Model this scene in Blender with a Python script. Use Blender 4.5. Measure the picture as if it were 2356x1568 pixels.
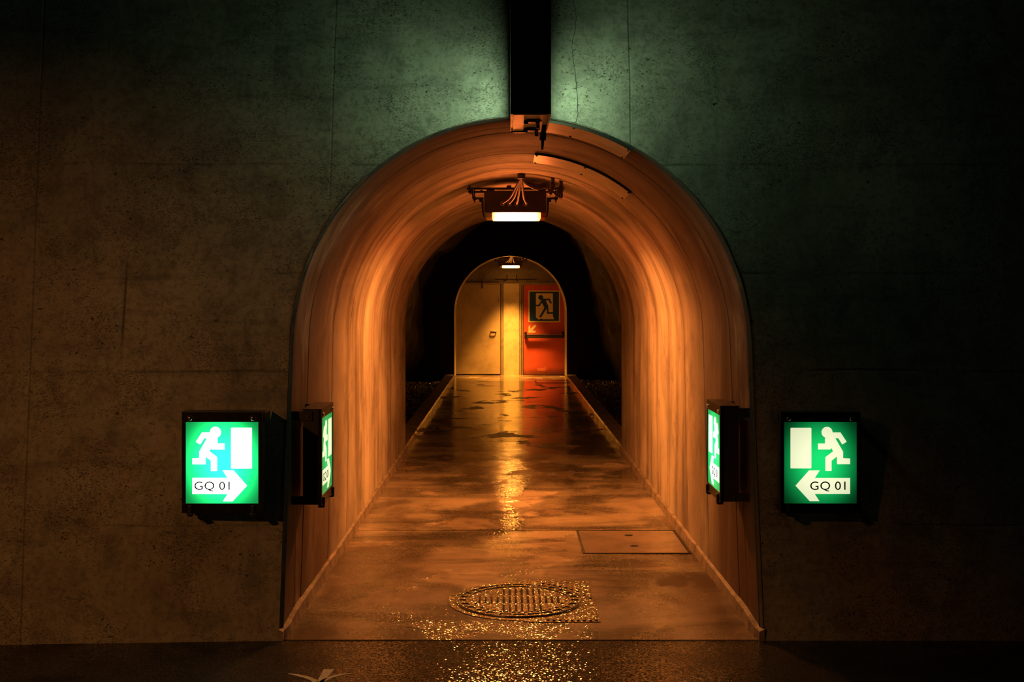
import bpy, bmesh, math, random
from math import sin, cos, pi, radians, sqrt, tan
from mathutils import Vector, Matrix, noise

random.seed(7)
for o in list(bpy.data.objects):
    bpy.data.objects.remove(o)
SC = bpy.context.scene
COL = SC.collection

# ------------------------------------------------------------------ camera
F = 2600.0
cam_d = bpy.data.cameras.new('camera')
cam_d.sensor_width = 36.0
cam_d.lens = F * 36.0 / 2356.0
cam_d.shift_x = 11.0 / 2356.0
cam_d.shift_y = -98.0 / 2356.0
cam_d.clip_start = 0.05
cam_d.clip_end = 200
cam = bpy.data.objects.new('camera', cam_d)
COL.objects.link(cam)
cam.location = (-0.07, 0.0, 1.70)
cam.rotation_euler = (radians(90), 0, 0)
SC.camera = cam

# ------------------------------------------------------------------ world, exposure
SC.view_settings.view_transform = 'Standard'
SC.view_settings.look = 'None'
SC.view_settings.exposure = 0.0
SC.view_settings.gamma = 1.0
SC.view_settings.use_curve_mapping = False
W = bpy.data.worlds.new('world')
SC.world = W
W.use_nodes = True
W.node_tree.nodes['Background'].inputs[0].default_value = (0.9, 0.85, 0.75, 1)
W.node_tree.nodes['Background'].inputs[1].default_value = 0.0022
SC.cycles.use_denoising = True
SC.cycles.max_bounces = 8
SC.cycles.diffuse_bounces = 5
SC.cycles.glossy_bounces = 4
SC.cycles.sample_clamp_indirect = 12.0

# street lamp of the road tunnel, up and to the left behind the camera
def spot(name, loc, aim, power, color, size, blend, radius):
    d = bpy.data.lights.new(name, 'SPOT')
    d.energy = power; d.color = color
    d.spot_size = radians(size); d.spot_blend = blend
    d.shadow_soft_size = radius
    o = bpy.data.objects.new(name, d)
    COL.objects.link(o)
    o.location = loc
    o.rotation_euler = (Vector(aim) - Vector(loc)).to_track_quat('-Z', 'Y').to_euler()
    return o
spot('tunnel_road_lamp', (-10.5, -4.6, 7.2), (-1.8, 5.7, -0.45), 1900, (1.0, 0.365, 0.085), 27, 1.0, 0.10)

# beam lights of the two ceiling lamps in the passage (their lamp bodies are built further down)
L1 = (0.0, 8.98)     # x, y of the first lamp (centre of the body)
L2 = (0.005, 24.50)
def area(name, loc, sx, sy, power, color, spread):
    d = bpy.data.lights.new(name, 'AREA')
    d.shape = 'RECTANGLE'; d.size = sx; d.size_y = sy
    d.energy = power; d.color = color; d.spread = radians(spread)
    o = bpy.data.objects.new(name, d)
    COL.objects.link(o)
    o.location = loc
    return o
area('passage_lamp_beam', (L1[0], L1[1], 2.3215), 0.34, 0.20, 88, (1.0, 0.345, 0.060), 157)
area('doorway_lamp_beam', (L2[0], L2[1], 2.356), 0.34, 0.22, 88, (1.0, 0.37, 0.045), 66)

# ------------------------------------------------------------------ helpers
def link(o, parent=None):
    COL.objects.link(o)
    if parent is not None:
        o.parent = parent
    return o

def obj(name, bm, mat, parent=None, smooth=False, loc=None):
    me = bpy.data.meshes.new(name)
    bmesh.ops.recalc_face_normals(bm, faces=bm.faces)
    bm.to_mesh(me); bm.free()
    if mat: me.materials.append(mat)
    if smooth:
        for p in me.polygons: p.use_smooth = True
    o = bpy.data.objects.new(name, me)
    link(o, parent)
    if loc: o.location = loc
    return o

def empty(name, loc, label, cat, group=None, rz=0.0):
    o = bpy.data.objects.new(name, None)
    o.empty_display_size = 0.1
    link(o)
    o.location = loc; o.rotation_euler = (0, 0, rz)
    o['label'] = label; o['category'] = cat
    if group: o['group'] = group
    return o

def struct(o, label, cat):
    o['kind'] = 'structure'; o['label'] = label; o['category'] = cat
    return o

def box(bm, x0, x1, y0, y1, z0, z1, bev=0.0, M=None):
    t = bmesh.new()
    vs = [t.verts.new((x, y, z)) for x in (x0, x1) for y in (y0, y1) for z in (z0, z1)]
    for f in ((0,1,3,2),(4,6,7,5),(0,4,5,1),(2,3,7,6),(0,2,6,4),(1,5,7,3)):
        t.faces.new([vs[i] for i in f])
    if bev > 0:
        bmesh.ops.bevel(t, geom=list(t.edges), offset=bev, segments=2, profile=0.6, affect='EDGES')
    if M is not None: bmesh.ops.transform(t, matrix=M, verts=t.verts)
    merge(bm, t)

def merge(bm, t):
    m = {}
    for v in t.verts: m[v] = bm.verts.new(v.co)
    for f in t.faces:
        try: bm.faces.new([m[v] for v in f.verts])
        except ValueError: pass
    t.free()

def cyl(bm, p, q, r, n=14, r2=None, caps=True):
    p, q = Vector(p), Vector(q)
    d = (q - p); L = d.length; d.normalize()
    a = d.orthogonal().normalized(); b = d.cross(a)
    if r2 is None: r2 = r
    A = [bm.verts.new(p + (a*cos(2*pi*i/n) + b*sin(2*pi*i/n))*r) for i in range(n)]
    B = [bm.verts.new(q + (a*cos(2*pi*i/n) + b*sin(2*pi*i/n))*r2) for i in range(n)]
    for i in range(n):
        bm.faces.new((A[i], A[(i+1)%n], B[(i+1)%n], B[i]))
    if caps:
        bm.faces.new(A[::-1]); bm.faces.new(B)

def tube(bm, pts, r, n=10, rad=None):
    pts = [Vector(p) for p in pts]
    # Catmull-Rom refine
    P = [pts[0]*2 - pts[1]] + pts + [pts[-1]*2 - pts[-2]]
    out = []
    for i in range(1, len(P)-2):
        for k in range(6):
            t = k/6
            a, b, c, d = P[i-1], P[i], P[i+1], P[i+2]
            out.append(0.5*((2*b) + (c-a)*t + (2*a-5*b+4*c-d)*t*t + (3*b-a-3*c+d)*t**3))
    out.append(pts[-1])
    rings = []
    up = None
    for i, p in enumerate(out):
        d = (out[min(i+1, len(out)-1)] - out[max(i-1, 0)]).normalized()
        if up is None: up = d.orthogonal().normalized()
        up = (up - d*up.dot(d)).normalized()
        b = d.cross(up)
        rings.append([bm.verts.new(p + (up*cos(2*pi*k/n) + b*sin(2*pi*k/n))*r) for k in range(n)])
    for A, B in zip(rings, rings[1:]):
        for k in range(n):
            bm.faces.new((A[k], A[(k+1)%n], B[(k+1)%n], B[k]))
    bm.faces.new(rings[0][::-1]); bm.faces.new(rings[-1])

def poly_prism(bm, pts, y0, y1):
    """pts in (x, z); extruded from y0 to y1"""
    A = [bm.verts.new((x, y0, z)) for x, z in pts]
    B = [bm.verts.new((x, y1, z)) for x, z in pts]
    n = len(pts)
    fs = [bm.faces.new(A), bm.faces.new(B[::-1])]
    for i in range(n):
        bm.faces.new((A[i], B[i], B[(i+1)%n], A[(i+1)%n]))
    bm.normal_update()
    bmesh.ops.triangulate(bm, faces=fs, ngon_method='EAR_CLIP')

def dome(bm, c, r, h, axis='-Y', n=14):
    """low dome screw head pointing to -Y"""
    prev = None
    for k in range(5):
        a = k/4*pi/2
        rr = r*cos(a)*0.999 + 0.0002; yy = c[1] - h*sin(a)
        ring = [bm.verts.new((c[0]+rr*cos(2*pi*i/n), yy, c[2]+rr*sin(2*pi*i/n))) for i in range(n)]
        if prev:
            for i in range(n): bm.faces.new((prev[i], prev[(i+1)%n], ring[(i+1)%n], ring[i]))
        prev = ring
    bm.faces.new(prev)

# ------------------------------------------------------------------ materials
class NT:
    def __init__(s, name):
        s.m = bpy.data.materials.new(name); s.m.use_nodes = True
        s.t = s.m.node_tree; s.n = s.t.nodes; s.l = s.t.links
        s.p = s.n['Principled BSDF']; s.out = s.n['Material Output']
    def add(s, typ, **kw):
        nd = s.n.new(typ)
        for k, v in kw.items(): setattr(nd, k, v)
        return nd
    def put(s, sock, v):
        if isinstance(v, bpy.types.NodeSocket): s.l.new(v, sock)
        elif isinstance(v, (tuple, list)) and len(v) == 3 and sock.type == 'RGBA': sock.default_value = (*v, 1)
        else: sock.default_value = v
    def math(s, op, a, b=0.0, c=None, clamp=False):
        nd = s.add('ShaderNodeMath', operation=op, use_clamp=clamp)
        s.put(nd.inputs[0], a); s.put(nd.inputs[1], b)
        if c is not None: s.put(nd.inputs[2], c)
        return nd.outputs[0]
    def mix(s, f, a, b, mode='MIX'):
        nd = s.add('ShaderNodeMix', data_type='RGBA', blend_type=mode)
        s.put(nd.inputs[0], f); s.put(nd.inputs[6], a); s.put(nd.inputs[7], b)
        return nd.outputs[2]
    def ramp(s, f, lo, hi, a=0.0, b=1.0):
        nd = s.add('ShaderNodeMapRange', interpolation_type='SMOOTHSTEP')
        s.put(nd.inputs[0], f)
        for i, v in zip((1,2,3,4), (lo, hi, a, b)): nd.inputs[i].default_value = v
        return nd.outputs[0]
    def coord(s, kind='Object', scale=(1,1,1), loc=(0,0,0)):
        tc = s.add('ShaderNodeTexCoord')
        mp = s.add('ShaderNodeMapping')
        s.l.new(tc.outputs[kind], mp.inputs[0])
        mp.inputs['Scale'].default_value = scale; mp.inputs['Location'].default_value = loc
        return mp.outputs[0]
    def noise(s, vec, scale, detail=4, rough=0.55, dist=0.0):
        nd = s.add('ShaderNodeTexNoise')
        s.l.new(vec, nd.inputs['Vector'])
        nd.inputs['Scale'].default_value = scale; nd.inputs['Detail'].default_value = detail
        nd.inputs['Roughness'].default_value = rough; nd.inputs['Distortion'].default_value = dist
        return nd.outputs['Fac']
    def voro(s, vec, scale, feature='F1'):
        nd = s.add('ShaderNodeTexVoronoi', feature=feature)
        s.l.new(vec, nd.inputs['Vector']); nd.inputs['Scale'].default_value = scale
        return nd.outputs['Distance']
    def xyz(s, vec):
        nd = s.add('ShaderNodeSeparateXYZ'); s.l.new(vec, nd.inputs[0]); return nd.outputs
    def bump(s, h, strength=0.3, dist=0.01, normal=None):
        nd = s.add('ShaderNodeBump')
        s.put(nd.inputs['Height'], h); nd.inputs['Strength'].default_value = strength; nd.inputs['Distance'].default_value = dist
        if normal is not None: s.l.new(normal, nd.inputs['Normal'])
        return nd.outputs[0]
    def facets(s, vec, scale, amp, normal=None):
        """grain relief: every small stone or drop tilts its own way"""
        nd = s.add('ShaderNodeTexVoronoi', feature='F1'); s.l.new(vec, nd.inputs['Vector']); nd.inputs['Scale'].default_value = scale
        a = s.add('ShaderNodeVectorMath', operation='SUBTRACT'); s.l.new(nd.outputs['Color'], a.inputs[0]); a.inputs[1].default_value = (0.5, 0.5, 0.5)
        m = s.add('ShaderNodeVectorMath', operation='SCALE'); s.l.new(a.outputs[0], m.inputs[0]); s.put(m.inputs['Scale'], amp)
        g = s.add('ShaderNodeNewGeometry')
        d = s.add('ShaderNodeVectorMath', operation='ADD'); s.l.new(m.outputs[0], d.inputs[0]); s.l.new(normal if normal is not None else g.outputs['Normal'], d.inputs[1])
        n = s.add('ShaderNodeVectorMath', operation='NORMALIZE'); s.l.new(d.outputs[0], n.inputs[0])
        return n.outputs[0]
    def fin(s, col=None, rough=None, nrm=None, metal=None, spec=None, coat=None, coat_r=None, coat_n=None):
        P = s.p.inputs
        if col is not None: s.put(P['Base Color'], col)
        if rough is not None: s.put(P['Roughness'], rough)
        if nrm is not None: s.l.new(nrm, P['Normal'])
        if metal is not None: s.put(P['Metallic'], metal)
        if spec is not None: s.put(P['Specular IOR Level'], spec)
        if coat is not None: s.put(P['Coat Weight'], coat)
        if coat_r is not None: s.put(P['Coat Roughness'], coat_r)
        if coat_n is not None: s.l.new(coat_n, P['Coat Normal'])
        return s.m

def groove(T, x, at, w):
    """1 on the line x == at, 0 further off than w"""
    d = T.math('ABSOLUTE', T.math('SUBTRACT', x, at))
    return T.ramp(d, 0.0, w, 1.0, 0.0)

def mat_front_wall():
    T = NT('front_wall_concrete')
    v = T.coord()
    x, y, z = T.xyz(v)
    big = T.noise(v, 0.9, 6, 0.6)
    mid = T.noise(v, 5.0, 8, 0.68, 0.4)
    vs = T.coord(scale=(14, 14, 1.2))
    vert = T.noise(vs, 1.0, 5, 0.6)
    hs = T.coord(scale=(1.1, 1, 9))
    hor = T.noise(hs, 1.0, 6, 0.65)
    c = T.mix(T.ramp(big, 0.3, 0.7), (0.22, 0.20, 0.165), (0.40, 0.365, 0.30))
    c = T.mix(T.math('MULTIPLY', T.ramp(mid, 0.42, 0.72), 0.62), c, (0.085, 0.08, 0.07))
    c = T.mix(T.math('MULTIPLY', T.ramp(hor, 0.52, 0.74), 0.5), c, (0.07, 0.065, 0.055))
    c = T.mix(T.math('MULTIPLY', T.ramp(vert, 0.4, 0.7), 0.22), c, (0.42, 0.4, 0.36))
    # pits
    pw = T.coord(scale=(1, 1, 1.6))
    p1 = T.noise(pw, 62, 2, 0.5)
    pm = T.ramp(T.noise(v, 3.2, 3), 0.36, 0.62, 0.76, 0.63)
    pit = T.math('MULTIPLY', T.math('SUBTRACT', p1, pm), 16.0, clamp=True)
    p2 = T.math('MULTIPLY', T.math('SUBTRACT', T.noise(pw, 21, 2, 0.5), 0.715), 14.0, clamp=True)
    pit = T.math('MAXIMUM', pit, p2)
    sp = T.noise(T.coord(scale=(1, 1, 1.9)), 85, 3, 0.6)
    c = T.mix(T.math('MULTIPLY', T.ramp(sp, 0.49, 0.63), T.math('MULTIPLY', T.ramp(T.noise(v, 2.6, 5, 0.65), 0.40, 0.62), 0.80)), c, (0.045, 0.04, 0.033))
    fg = T.noise(v, 34, 5, 0.7)
    c = T.mix(T.math('MULTIPLY', T.ramp(fg, 0.45, 0.65), 0.45), c, (0.09, 0.082, 0.068))
    # shuttering joints
    wob = T.math('MULTIPLY', T.math('SUBTRACT', T.noise(v, 2.0, 3), 0.5), 0.03)
    zw = T.math('ADD', z, wob)
    xw = T.math('ADD', x, T.math('MULTIPLY', wob, 0.4))
    j = None
    for at, w in ((2.42, .012), (1.83, .016), (1.32, .013), (0.55, .010)):
        g = T.math('MULTIPLY', groove(T, zw, at, w), T.ramp(T.noise(T.coord(scale=(2, 2, 2), loc=(at, 0, 0)), 1.0, 3), 0.40, 0.6))
        j = g if j is None else T.math('MAXIMUM', j, g)
    j = T.math('MULTIPLY', j, 0.6)
    xl = T.math('ADD', xw, T.math('MULTIPLY', T.math('SUBTRACT', z, 0.3), 0.042))
    j = T.math('MAXIMUM', j, T.math('MULTIPLY', groove(T, xl, -2.48, .008), 0.6))
    for at, k in ((0.60, 0.6), (-1.02, 0.3), (2.9, 0.4)):
        j = T.math('MAXIMUM', j, T.math('MULTIPLY', groove(T, xw, at, .008), k))
    g2 = T.math('MULTIPLY', groove(T, xw, -2.07, .012), T.math('MULTIPLY', T.ramp(z, 1.35, 1.55), T.ramp(z, 1.75, 2.0, 1.0, 0.0)))
    j = T.math('MAXIMUM', j, g2)
    dark = T.math('MAXIMUM', pit, T.math('MULTIPLY', j, 0.8))
    c = T.mix(T.math('MULTIPLY', dark, 0.88), c, (0.02, 0.018, 0.015))
    h = T.math('SUBTRACT', T.math('ADD', T.math('MULTIPLY', mid, 0.35), T.math('MULTIPLY', T.noise(v, 45, 3), 0.12)), T.math('MULTIPLY', dark, 0.8))
    return T.fin(c, 0.8, T.bump(h, 0.5, 0.008), spec=0.25)

def mat_lining(name='lining_concrete', k=1.0):
    """concrete cast in arch shutters: streaks run round the arch (UV: u = depth, v = arc length)"""
    T = NT(name)
    wv = T.add('ShaderNodeTexNoise'); s_ = T.coord('UV', (0.8, 0.8, 1)); T.l.new(s_, wv.inputs['Vector']); wv.inputs['Scale'].default_value = 1.0; wv.inputs['Detail'].default_value = 2
    def warp(sc, loc=(0, 0, 0), amt=0.12):
        base = T.coord('UV', (1, 1, 1))
        ad = T.add('ShaderNodeVectorMath', operation='MULTIPLY_ADD')
        T.l.new(wv.outputs['Color'], ad.inputs[0]); ad.inputs[1].default_value = (amt, 0.6, 0); T.l.new(base, ad.inputs[2])
        mp = T.add('ShaderNodeMapping'); T.l.new(ad.outputs[0], mp.inputs[0]); mp.inputs['Scale'].default_value = sc; mp.inputs['Location'].default_value = loc
        return mp.outputs[0]
    n1 = T.noise(warp((2.8, 0.26, 1)), 1.0, 5, 0.6, 0.15)
    n2 = T.noise(warp((11.0, 0.4, 1), (3, 0, 0), 0.10), 1.0, 6, 0.68, 0.1)
    n3 = T.noise(T.coord('UV', (1.3, 1.0, 1)), 1.0, 6, 0.65)
    n4 = T.noise(warp((34.0, 2.4, 1), (3, 7, 0), 0.04), 1.0, 4, 0.7, 0.1)
    n5 = T.noise(warp((2.0, 1.6, 1), (9, 5, 0)), 1.0, 7, 0.7, 0.3)
    c = T.mix(T.ramp(n3, 0.32, 0.68), (0.33*k, 0.29*k, 0.24*k), (0.64*k, 0.58*k, 0.49*k))
    c = T.mix(T.math('MULTIPLY', T.ramp(n1, 0.46, 0.68), 0.70), c, (0.12*k, 0.088*k, 0.06*k))
    c = T.mix(T.math('MULTIPLY', T.ramp(n5, 0.50, 0.72), 0.60), c, (0.11*k, 0.08*k, 0.055*k))
    c = T.mix(T.math('MULTIPLY', T.ramp(n2, 0.54, 0.72), 0.34), c, (0.12*k, 0.09*k, 0.065*k))
    c = T.mix(T.math('MULTIPLY', T.ramp(n4, 0.60, 0.68), T.math('MULTIPLY', T.ramp(n3, 0.42, 0.6), 0.35)), c, (0.10*k, 0.08*k, 0.06*k))
    brown = T.math('MULTIPLY', T.ramp(T.xyz(T.coord('UV'))[0], 6.1, 8.6, 1.0, 0.0), T.ramp(T.noise(warp((1.6, 0.9, 1), (4, 2, 0)), 1.0, 4, 0.6, 0.3), 0.22, 0.50))  # dark brown tint, strongest at the opening, fading inwards, broken by noise
    c = T.mix(T.math('MULTIPLY', brown, 0.90), c, (0.10*k, 0.055*k, 0.035*k))
    # moss-like dirt band at the far rim of the first arch
    u, v_, _ = T.xyz(T.coord('UV'))
    rim = T.math('MULTIPLY', T.ramp(u, 11.0, 12.4), T.ramp(T.noise(T.coord('UV', (2.0, 5.0, 1)), 1.0, 5, 0.7), 0.46, 0.62))
    rim = T.math('MULTIPLY', rim, T.math('MULTIPLY', T.ramp(v_, 1.2, 1.7), T.ramp(u, 13.0, 14.0, 1.0, 0.0)))
    c = T.mix(T.math('MULTIPLY', rim, 0.45), c, (0.07, 0.05, 0.035))
    pv = T.coord('Object')
    pit = T.math('MULTIPLY', T.math('SUBTRACT', T.noise(pv, 38, 2), 0.735), 16.0, clamp=True)
    c = T.mix(T.math('MULTIPLY', pit, 0.85), c, (0.03, 0.022, 0.015))
    rough = T.ramp(n1, 0.35, 0.7, 0.68, 0.85)
    h = T.math('SUBTRACT', T.math('ADD', T.math('MULTIPLY', n1, 0.5), T.math('MULTIPLY', n2, 0.25)), pit)
    return T.fin(c, rough, T.bump(h, 0.45, 0.006), spec=0.12)

def mat_wet_floor():
    T = NT('wet_concrete_floor')
    v = T.coord()
    big = T.noise(T.coord(scale=(1.0, 0.75, 1)), 1.3, 5, 0.6, 0.3)
    y = T.xyz(v)[1]
    bl = T.noise(T.coord(scale=(0.55, 2.0, 1), loc=(4, 1, 0)), 1.0, 6, 0.62, 0.5)
    fine = T.noise(v, 60, 4, 0.7)
    c = T.mix(T.ramp(big, 0.40, 0.60), (0.12, 0.088, 0.063), (0.38, 0.31, 0.23))
    c = T.mix(T.math('MULTIPLY', T.ramp(bl, 0.44, 0.60), T.ramp(y, 8.0, 9.5, 0.85, 0.55)), c, (0.045, 0.030, 0.021))
    c = T.mix(T.math('MULTIPLY', T.ramp(fine, 0.5, 0.75), 0.25), c, (0.09, 0.07, 0.05))
    # wet film: mostly smooth, dry islands scatter it
    dry = T.noise(T.coord(scale=(1.1, 0.95, 1), loc=(7, 2, 0)), 1.35, 6, 0.60, 0.15)
    gr = T.noise(v, 85, 2, 0.6)
    near = T.ramp(y, 6.6, 8.6, 1.0, 0.22)
    grain_area = T.math('MULTIPLY', T.ramp(T.noise(v, 1.6, 4), 0.42, 0.60, 0.10, 1.0), near)
    rip = T.noise(T.coord(scale=(1.6, 0.9, 1)), 22, 3, 0.65, 0.2)
    rip_area = T.ramp(T.noise(T.coord(scale=(1, 0.5, 1)), 1.2, 3), 0.38, 0.58, 0.15, 1.0)
    def bumpv(h, amp, normal=None):
        nd = T.add('ShaderNodeBump'); T.put(nd.inputs['Height'], T.math('MULTIPLY', h, amp)); nd.inputs['Strength'].default_value = 1.0; nd.inputs['Distance'].default_value = 1.0
        if normal is not None: T.l.new(normal, nd.inputs['Normal'])
        return nd.outputs[0]
    cn = bumpv(T.math('ADD', T.math('MULTIPLY', T.math('MULTIPLY', gr, grain_area), 0.0010), T.math('MULTIPLY', T.math('MULTIPLY', rip, rip_area), 0.0020)), 1.0, None)
    dv = T.voro(v, 42)
    drop = T.math('MULTIPLY', T.ramp(dv, 0.0, 0.26, 1.0, 0.0), T.math('MULTIPLY', T.ramp(T.noise(v, 7, 3), 0.44, 0.52), T.ramp(y, 7.0, 9.0, 1.0, 0.15)))
    cn = bumpv(drop, 0.0018, cn)
    cn = T.facets(v, 140, T.math('ADD', T.math('MULTIPLY', T.math('POWER', grain_area, 1.5), 0.5), 0.018), cn)
    hb = T.math('ADD', T.math('MULTIPLY', fine, 0.4), T.math('MULTIPLY', bl, 0.6))
    coat = T.ramp(dry, 0.56, 0.60, 1.0, 0.04)
    return T.fin(c, 0.48, T.bump(hb, 0.35, 0.006), spec=0.2, coat=coat, coat_r=T.ramp(y, 6.5, 9.0, 0.09, 0.035), coat_n=cn)

def mat_road():
    T = NT('wet_asphalt')
    v = T.coord()
    st = T.voro(v, 95)
    n = T.noise(v, 4, 5, 0.6)
    c = T.mix(T.ramp(n, 0.35, 0.7), (0.006, 0.0055, 0.005), (0.017, 0.015, 0.013))
    c = T.mix(T.math('MULTIPLY', T.ramp(T.noise(v, 80, 2), 0.6, 0.75), 0.4), c, (0.06, 0.055, 0.045))
    h = T.math('SUBTRACT', 1.0, st)
    h = T.math('ADD', h, T.math('MULTIPLY', T.noise(v, 160, 2), 0.6))
    wet = T.ramp(T.noise(v, 2.2, 4), 0.35, 0.6, 0.45, 1.0)
    return T.fin(c, 0.6, T.bump(h, 0.55, 0.006), spec=0.08, coat=wet, coat_r=0.085, coat_n=T.facets(v, 150, 0.27, T.bump(T.noise(v, 30, 2, 0.6), 1.0, 0.0016)))

def mat_plain(name, col, rough=0.5, metal=0.0, dirt=0.3, scale=9, bump=0.1, spec=0.5, coat=0.0, dcol=None):
    T = NT(name)
    v = T.coord()
    n = T.noise(v, scale, 6, 0.65)
    f = T.noise(v, scale*9, 3, 0.6)
    d = dcol or tuple(x*0.35 for x in col)
    c = T.mix(T.math('MULTIPLY', T.ramp(n, 0.42, 0.72), dirt), col, d)
    return T.fin(c, T.ramp(n, 0.3, 0.7, rough*0.8, min(1, rough*1.2)), T.bump(T.math('ADD', n, T.math('MULTIPLY', f, 0.4)), bump, 0.003), metal=metal, spec=spec, coat=coat, coat_r=0.12)

def mat_emit(name, col, edge, centre, cx=0.0, cz=0.0, ax=0.2, az=0.25):
    """backlit plastic: brightest in front of the tube, dimmer to the edges"""
    T = NT(name)
    x, y, z = T.xyz(T.coord())
    dx = T.math('DIVIDE', T.math('SUBTRACT', x, cx), ax)
    dz = T.math('DIVIDE', T.math('SUBTRACT', z, cz), az)
    r = T.math('SQRT', T.math('ADD', T.math('MULTIPLY', dx, dx), T.math('MULTIPLY', dz, dz)))
    f = T.ramp(r, 0.05, 1.05, 1.0, 0.0)
    st = T.math('ADD', T.math('MULTIPLY', T.math('POWER', f, 1.15), centre-edge), edge)
    T.fin((0.02, 0.02, 0.02), 0.3)
    T.put(T.p.inputs['Emission Color'], col)
    T.put(T.p.inputs['Emission Strength'], st)
    return T.m

M = {}
M['wall'] = mat_front_wall()
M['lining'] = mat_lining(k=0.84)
M['floor'] = mat_wet_floor()
M['road'] = mat_road()
M['plinth'] = mat_plain('rough_skirting_concrete', (0.27, 0.22, 0.18), 0.6, dirt=0.85, scale=6, bump=0.5, dcol=(0.07, 0.05, 0.035))
M['edge'] = mat_plain('chipped_edge_concrete', (0.065, 0.070, 0.078), 0.7, dirt=0.6, scale=14, bump=0.4, spec=0.15)
M['kerb'] = mat_plain('kerb_concrete', (0.26, 0.22, 0.18), 0.5, dirt=0.6, scale=5, bump=0.4, coat=0.4)
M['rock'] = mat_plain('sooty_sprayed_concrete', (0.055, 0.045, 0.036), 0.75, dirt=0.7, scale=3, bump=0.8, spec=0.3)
M['brown'] = mat_plain('sooty_wall', (0.028, 0.022, 0.018), 0.85, dirt=0.6, scale=2, bump=0.4, spec=0.15)
M['gravel'] = mat_plain('wet_gravel', (0.055, 0.05, 0.042), 0.45, dirt=0.7, scale=20, bump=0.4, coat=0.5)
M['case'] = mat_plain('dark_enamelled_steel', (0.06, 0.047, 0.038), 0.42, metal=0.2, dirt=0.5, scale=12, bump=0.08)
M['bezel'] = mat_plain('black_bezel', (0.007, 0.0065, 0.006), 0.38, dirt=0.4, scale=20, bump=0.06)
M['steel'] = mat_plain('dull_steel', (0.34, 0.30, 0.26), 0.36, metal=0.85, dirt=0.5, scale=18, bump=0.15)
M['chrome'] = mat_plain('bright_screw_steel', (0.7, 0.66, 0.6), 0.18, metal=1.0, dirt=0.2, scale=40, bump=0.03)
M['darksteel'] = mat_plain('blackened_steel', (0.05, 0.042, 0.036), 0.5, metal=0.6, dirt=0.5, scale=18, bump=0.15)
M['cable'] = mat_plain('red_brown_cable', (0.07, 0.03, 0.018), 0.45, dirt=0.4, scale=20, bump=0.05)
M['gland'] = mat_plain('black_cable_gland', (0.03, 0.024, 0.02), 0.5, dirt=0.3, scale=30, bump=0.1)
M['plate'] = mat_plain('painted_cover_plate', (0.50, 0.42, 0.34), 0.42, dirt=0.45, scale=4, bump=0.1)
def mat_iron():
    T = NT('wet_cast_iron')
    v = T.coord()
    n = T.noise(v, 25, 5, 0.6)
    c = T.mix(T.ramp(n, 0.4, 0.7), (0.15, 0.11, 0.07), (0.05, 0.035, 0.022))
    return T.fin(c, 0.35, T.bump(n, 0.3, 0.003), metal=0.5, coat=1.0, coat_r=0.13, coat_n=T.facets(v, 150, 0.62, T.bump(T.noise(v, 40, 2, 0.6), 1.0, 0.002)))
M['iron'] = mat_iron()
M['hatch'] = mat_plain('smooth_wet_hatch', (0.26, 0.20, 0.17), 0.35, dirt=0.75, scale=3, bump=0.1, coat=0.9)
M['hole'] = mat_plain('dark_recess', (0.008, 0.007, 0.006), 0.9, dirt=0.1)
M['door_grey'] = mat_plain('grey_beige_door_paint', (0.38, 0.31, 0.22), 0.42, dirt=0.45, scale=2.5, bump=0.06)
M['pillar'] = mat_plain('pale_concrete', (0.54, 0.47, 0.30), 0.6, dirt=0.45, scale=5, bump=0.3)
M['endwall'] = mat_plain('end_wall_plaster', (0.22, 0.20, 0.16), 0.65, dirt=0.6, scale=4, bump=0.3)
M['jamb'] = mat_plain('door_frame_paint', (0.26, 0.22, 0.16), 0.4, dirt=0.5, scale=9, bump=0.1)
M['teal'] = mat_plain('sign_green_print', (0.010, 0.045, 0.16), 0.4, dirt=0.1, bump=0.0)
M['pale'] = mat_plain('sign_pale_print', (0.62, 0.52, 0.36), 0.45, dirt=0.15, bump=0.0)
M['paint'] = mat_plain('worn_road_paint', (0.55, 0.48, 0.34), 0.55, dirt=0.5, scale=40, bump=0.3)
M['ink'] = mat_plain('black_lettering', (0.01, 0.01, 0.02), 0.5, dirt=0.0, bump=0.0)
M['crack'] = mat_plain('crack_line', (0.03, 0.028, 0.025), 0.9, dirt=0.1, bump=0.0)
M['redcap'] = mat_plain('red_lens_cap', (0.55, 0.06, 0.02), 0.35, dirt=0.5, scale=40)
M['palecap'] = mat_plain('pale_lens_cap', (0.62, 0.45, 0.33), 0.4, dirt=0.5, scale=60)

def mat_red_door():
    T = NT('red_door_paint')
    v = T.coord()
    x, y, z = T.xyz(v)
    n = T.noise(v, 3.0, 5, 0.6)
    c = T.mix(T.ramp(n, 0.35, 0.7), (0.50, 0.085, 0.05), (0.42, 0.065, 0.04))
    # scuffed dirt along the foot of the door, and one pale scrape
    f = T.math('ADD', z, T.math('MULTIPLY', T.math('SUBTRACT', T.noise(v, 5, 4), 0.5), 0.14))
    c = T.mix(T.ramp(f, 0.03, 0.20, 0.75, 0.0), c, (0.05, 0.025, 0.015))
    dx = T.math('SUBTRACT', x, 0.70); dz = T.math('MULTIPLY', T.math('SUBTRACT', z, 0.13), 2.4)
    r = T.math('SQRT', T.math('ADD', T.math('MULTIPLY', dx, dx), T.math('MULTIPLY', dz, dz)))
    r = T.math('ADD', r, T.math('MULTIPLY', T.math('SUBTRACT', T.noise(v, 14, 4), 0.5), 0.22))
    c = T.mix(T.ramp(r, 0.05, 0.13, 0.5, 0.0), c, (0.75, 0.22, 0.12))
    return T.fin(c, 0.4, T.bump(n, 0.08, 0.004))
M['door_red'] = mat_red_door()

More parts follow.
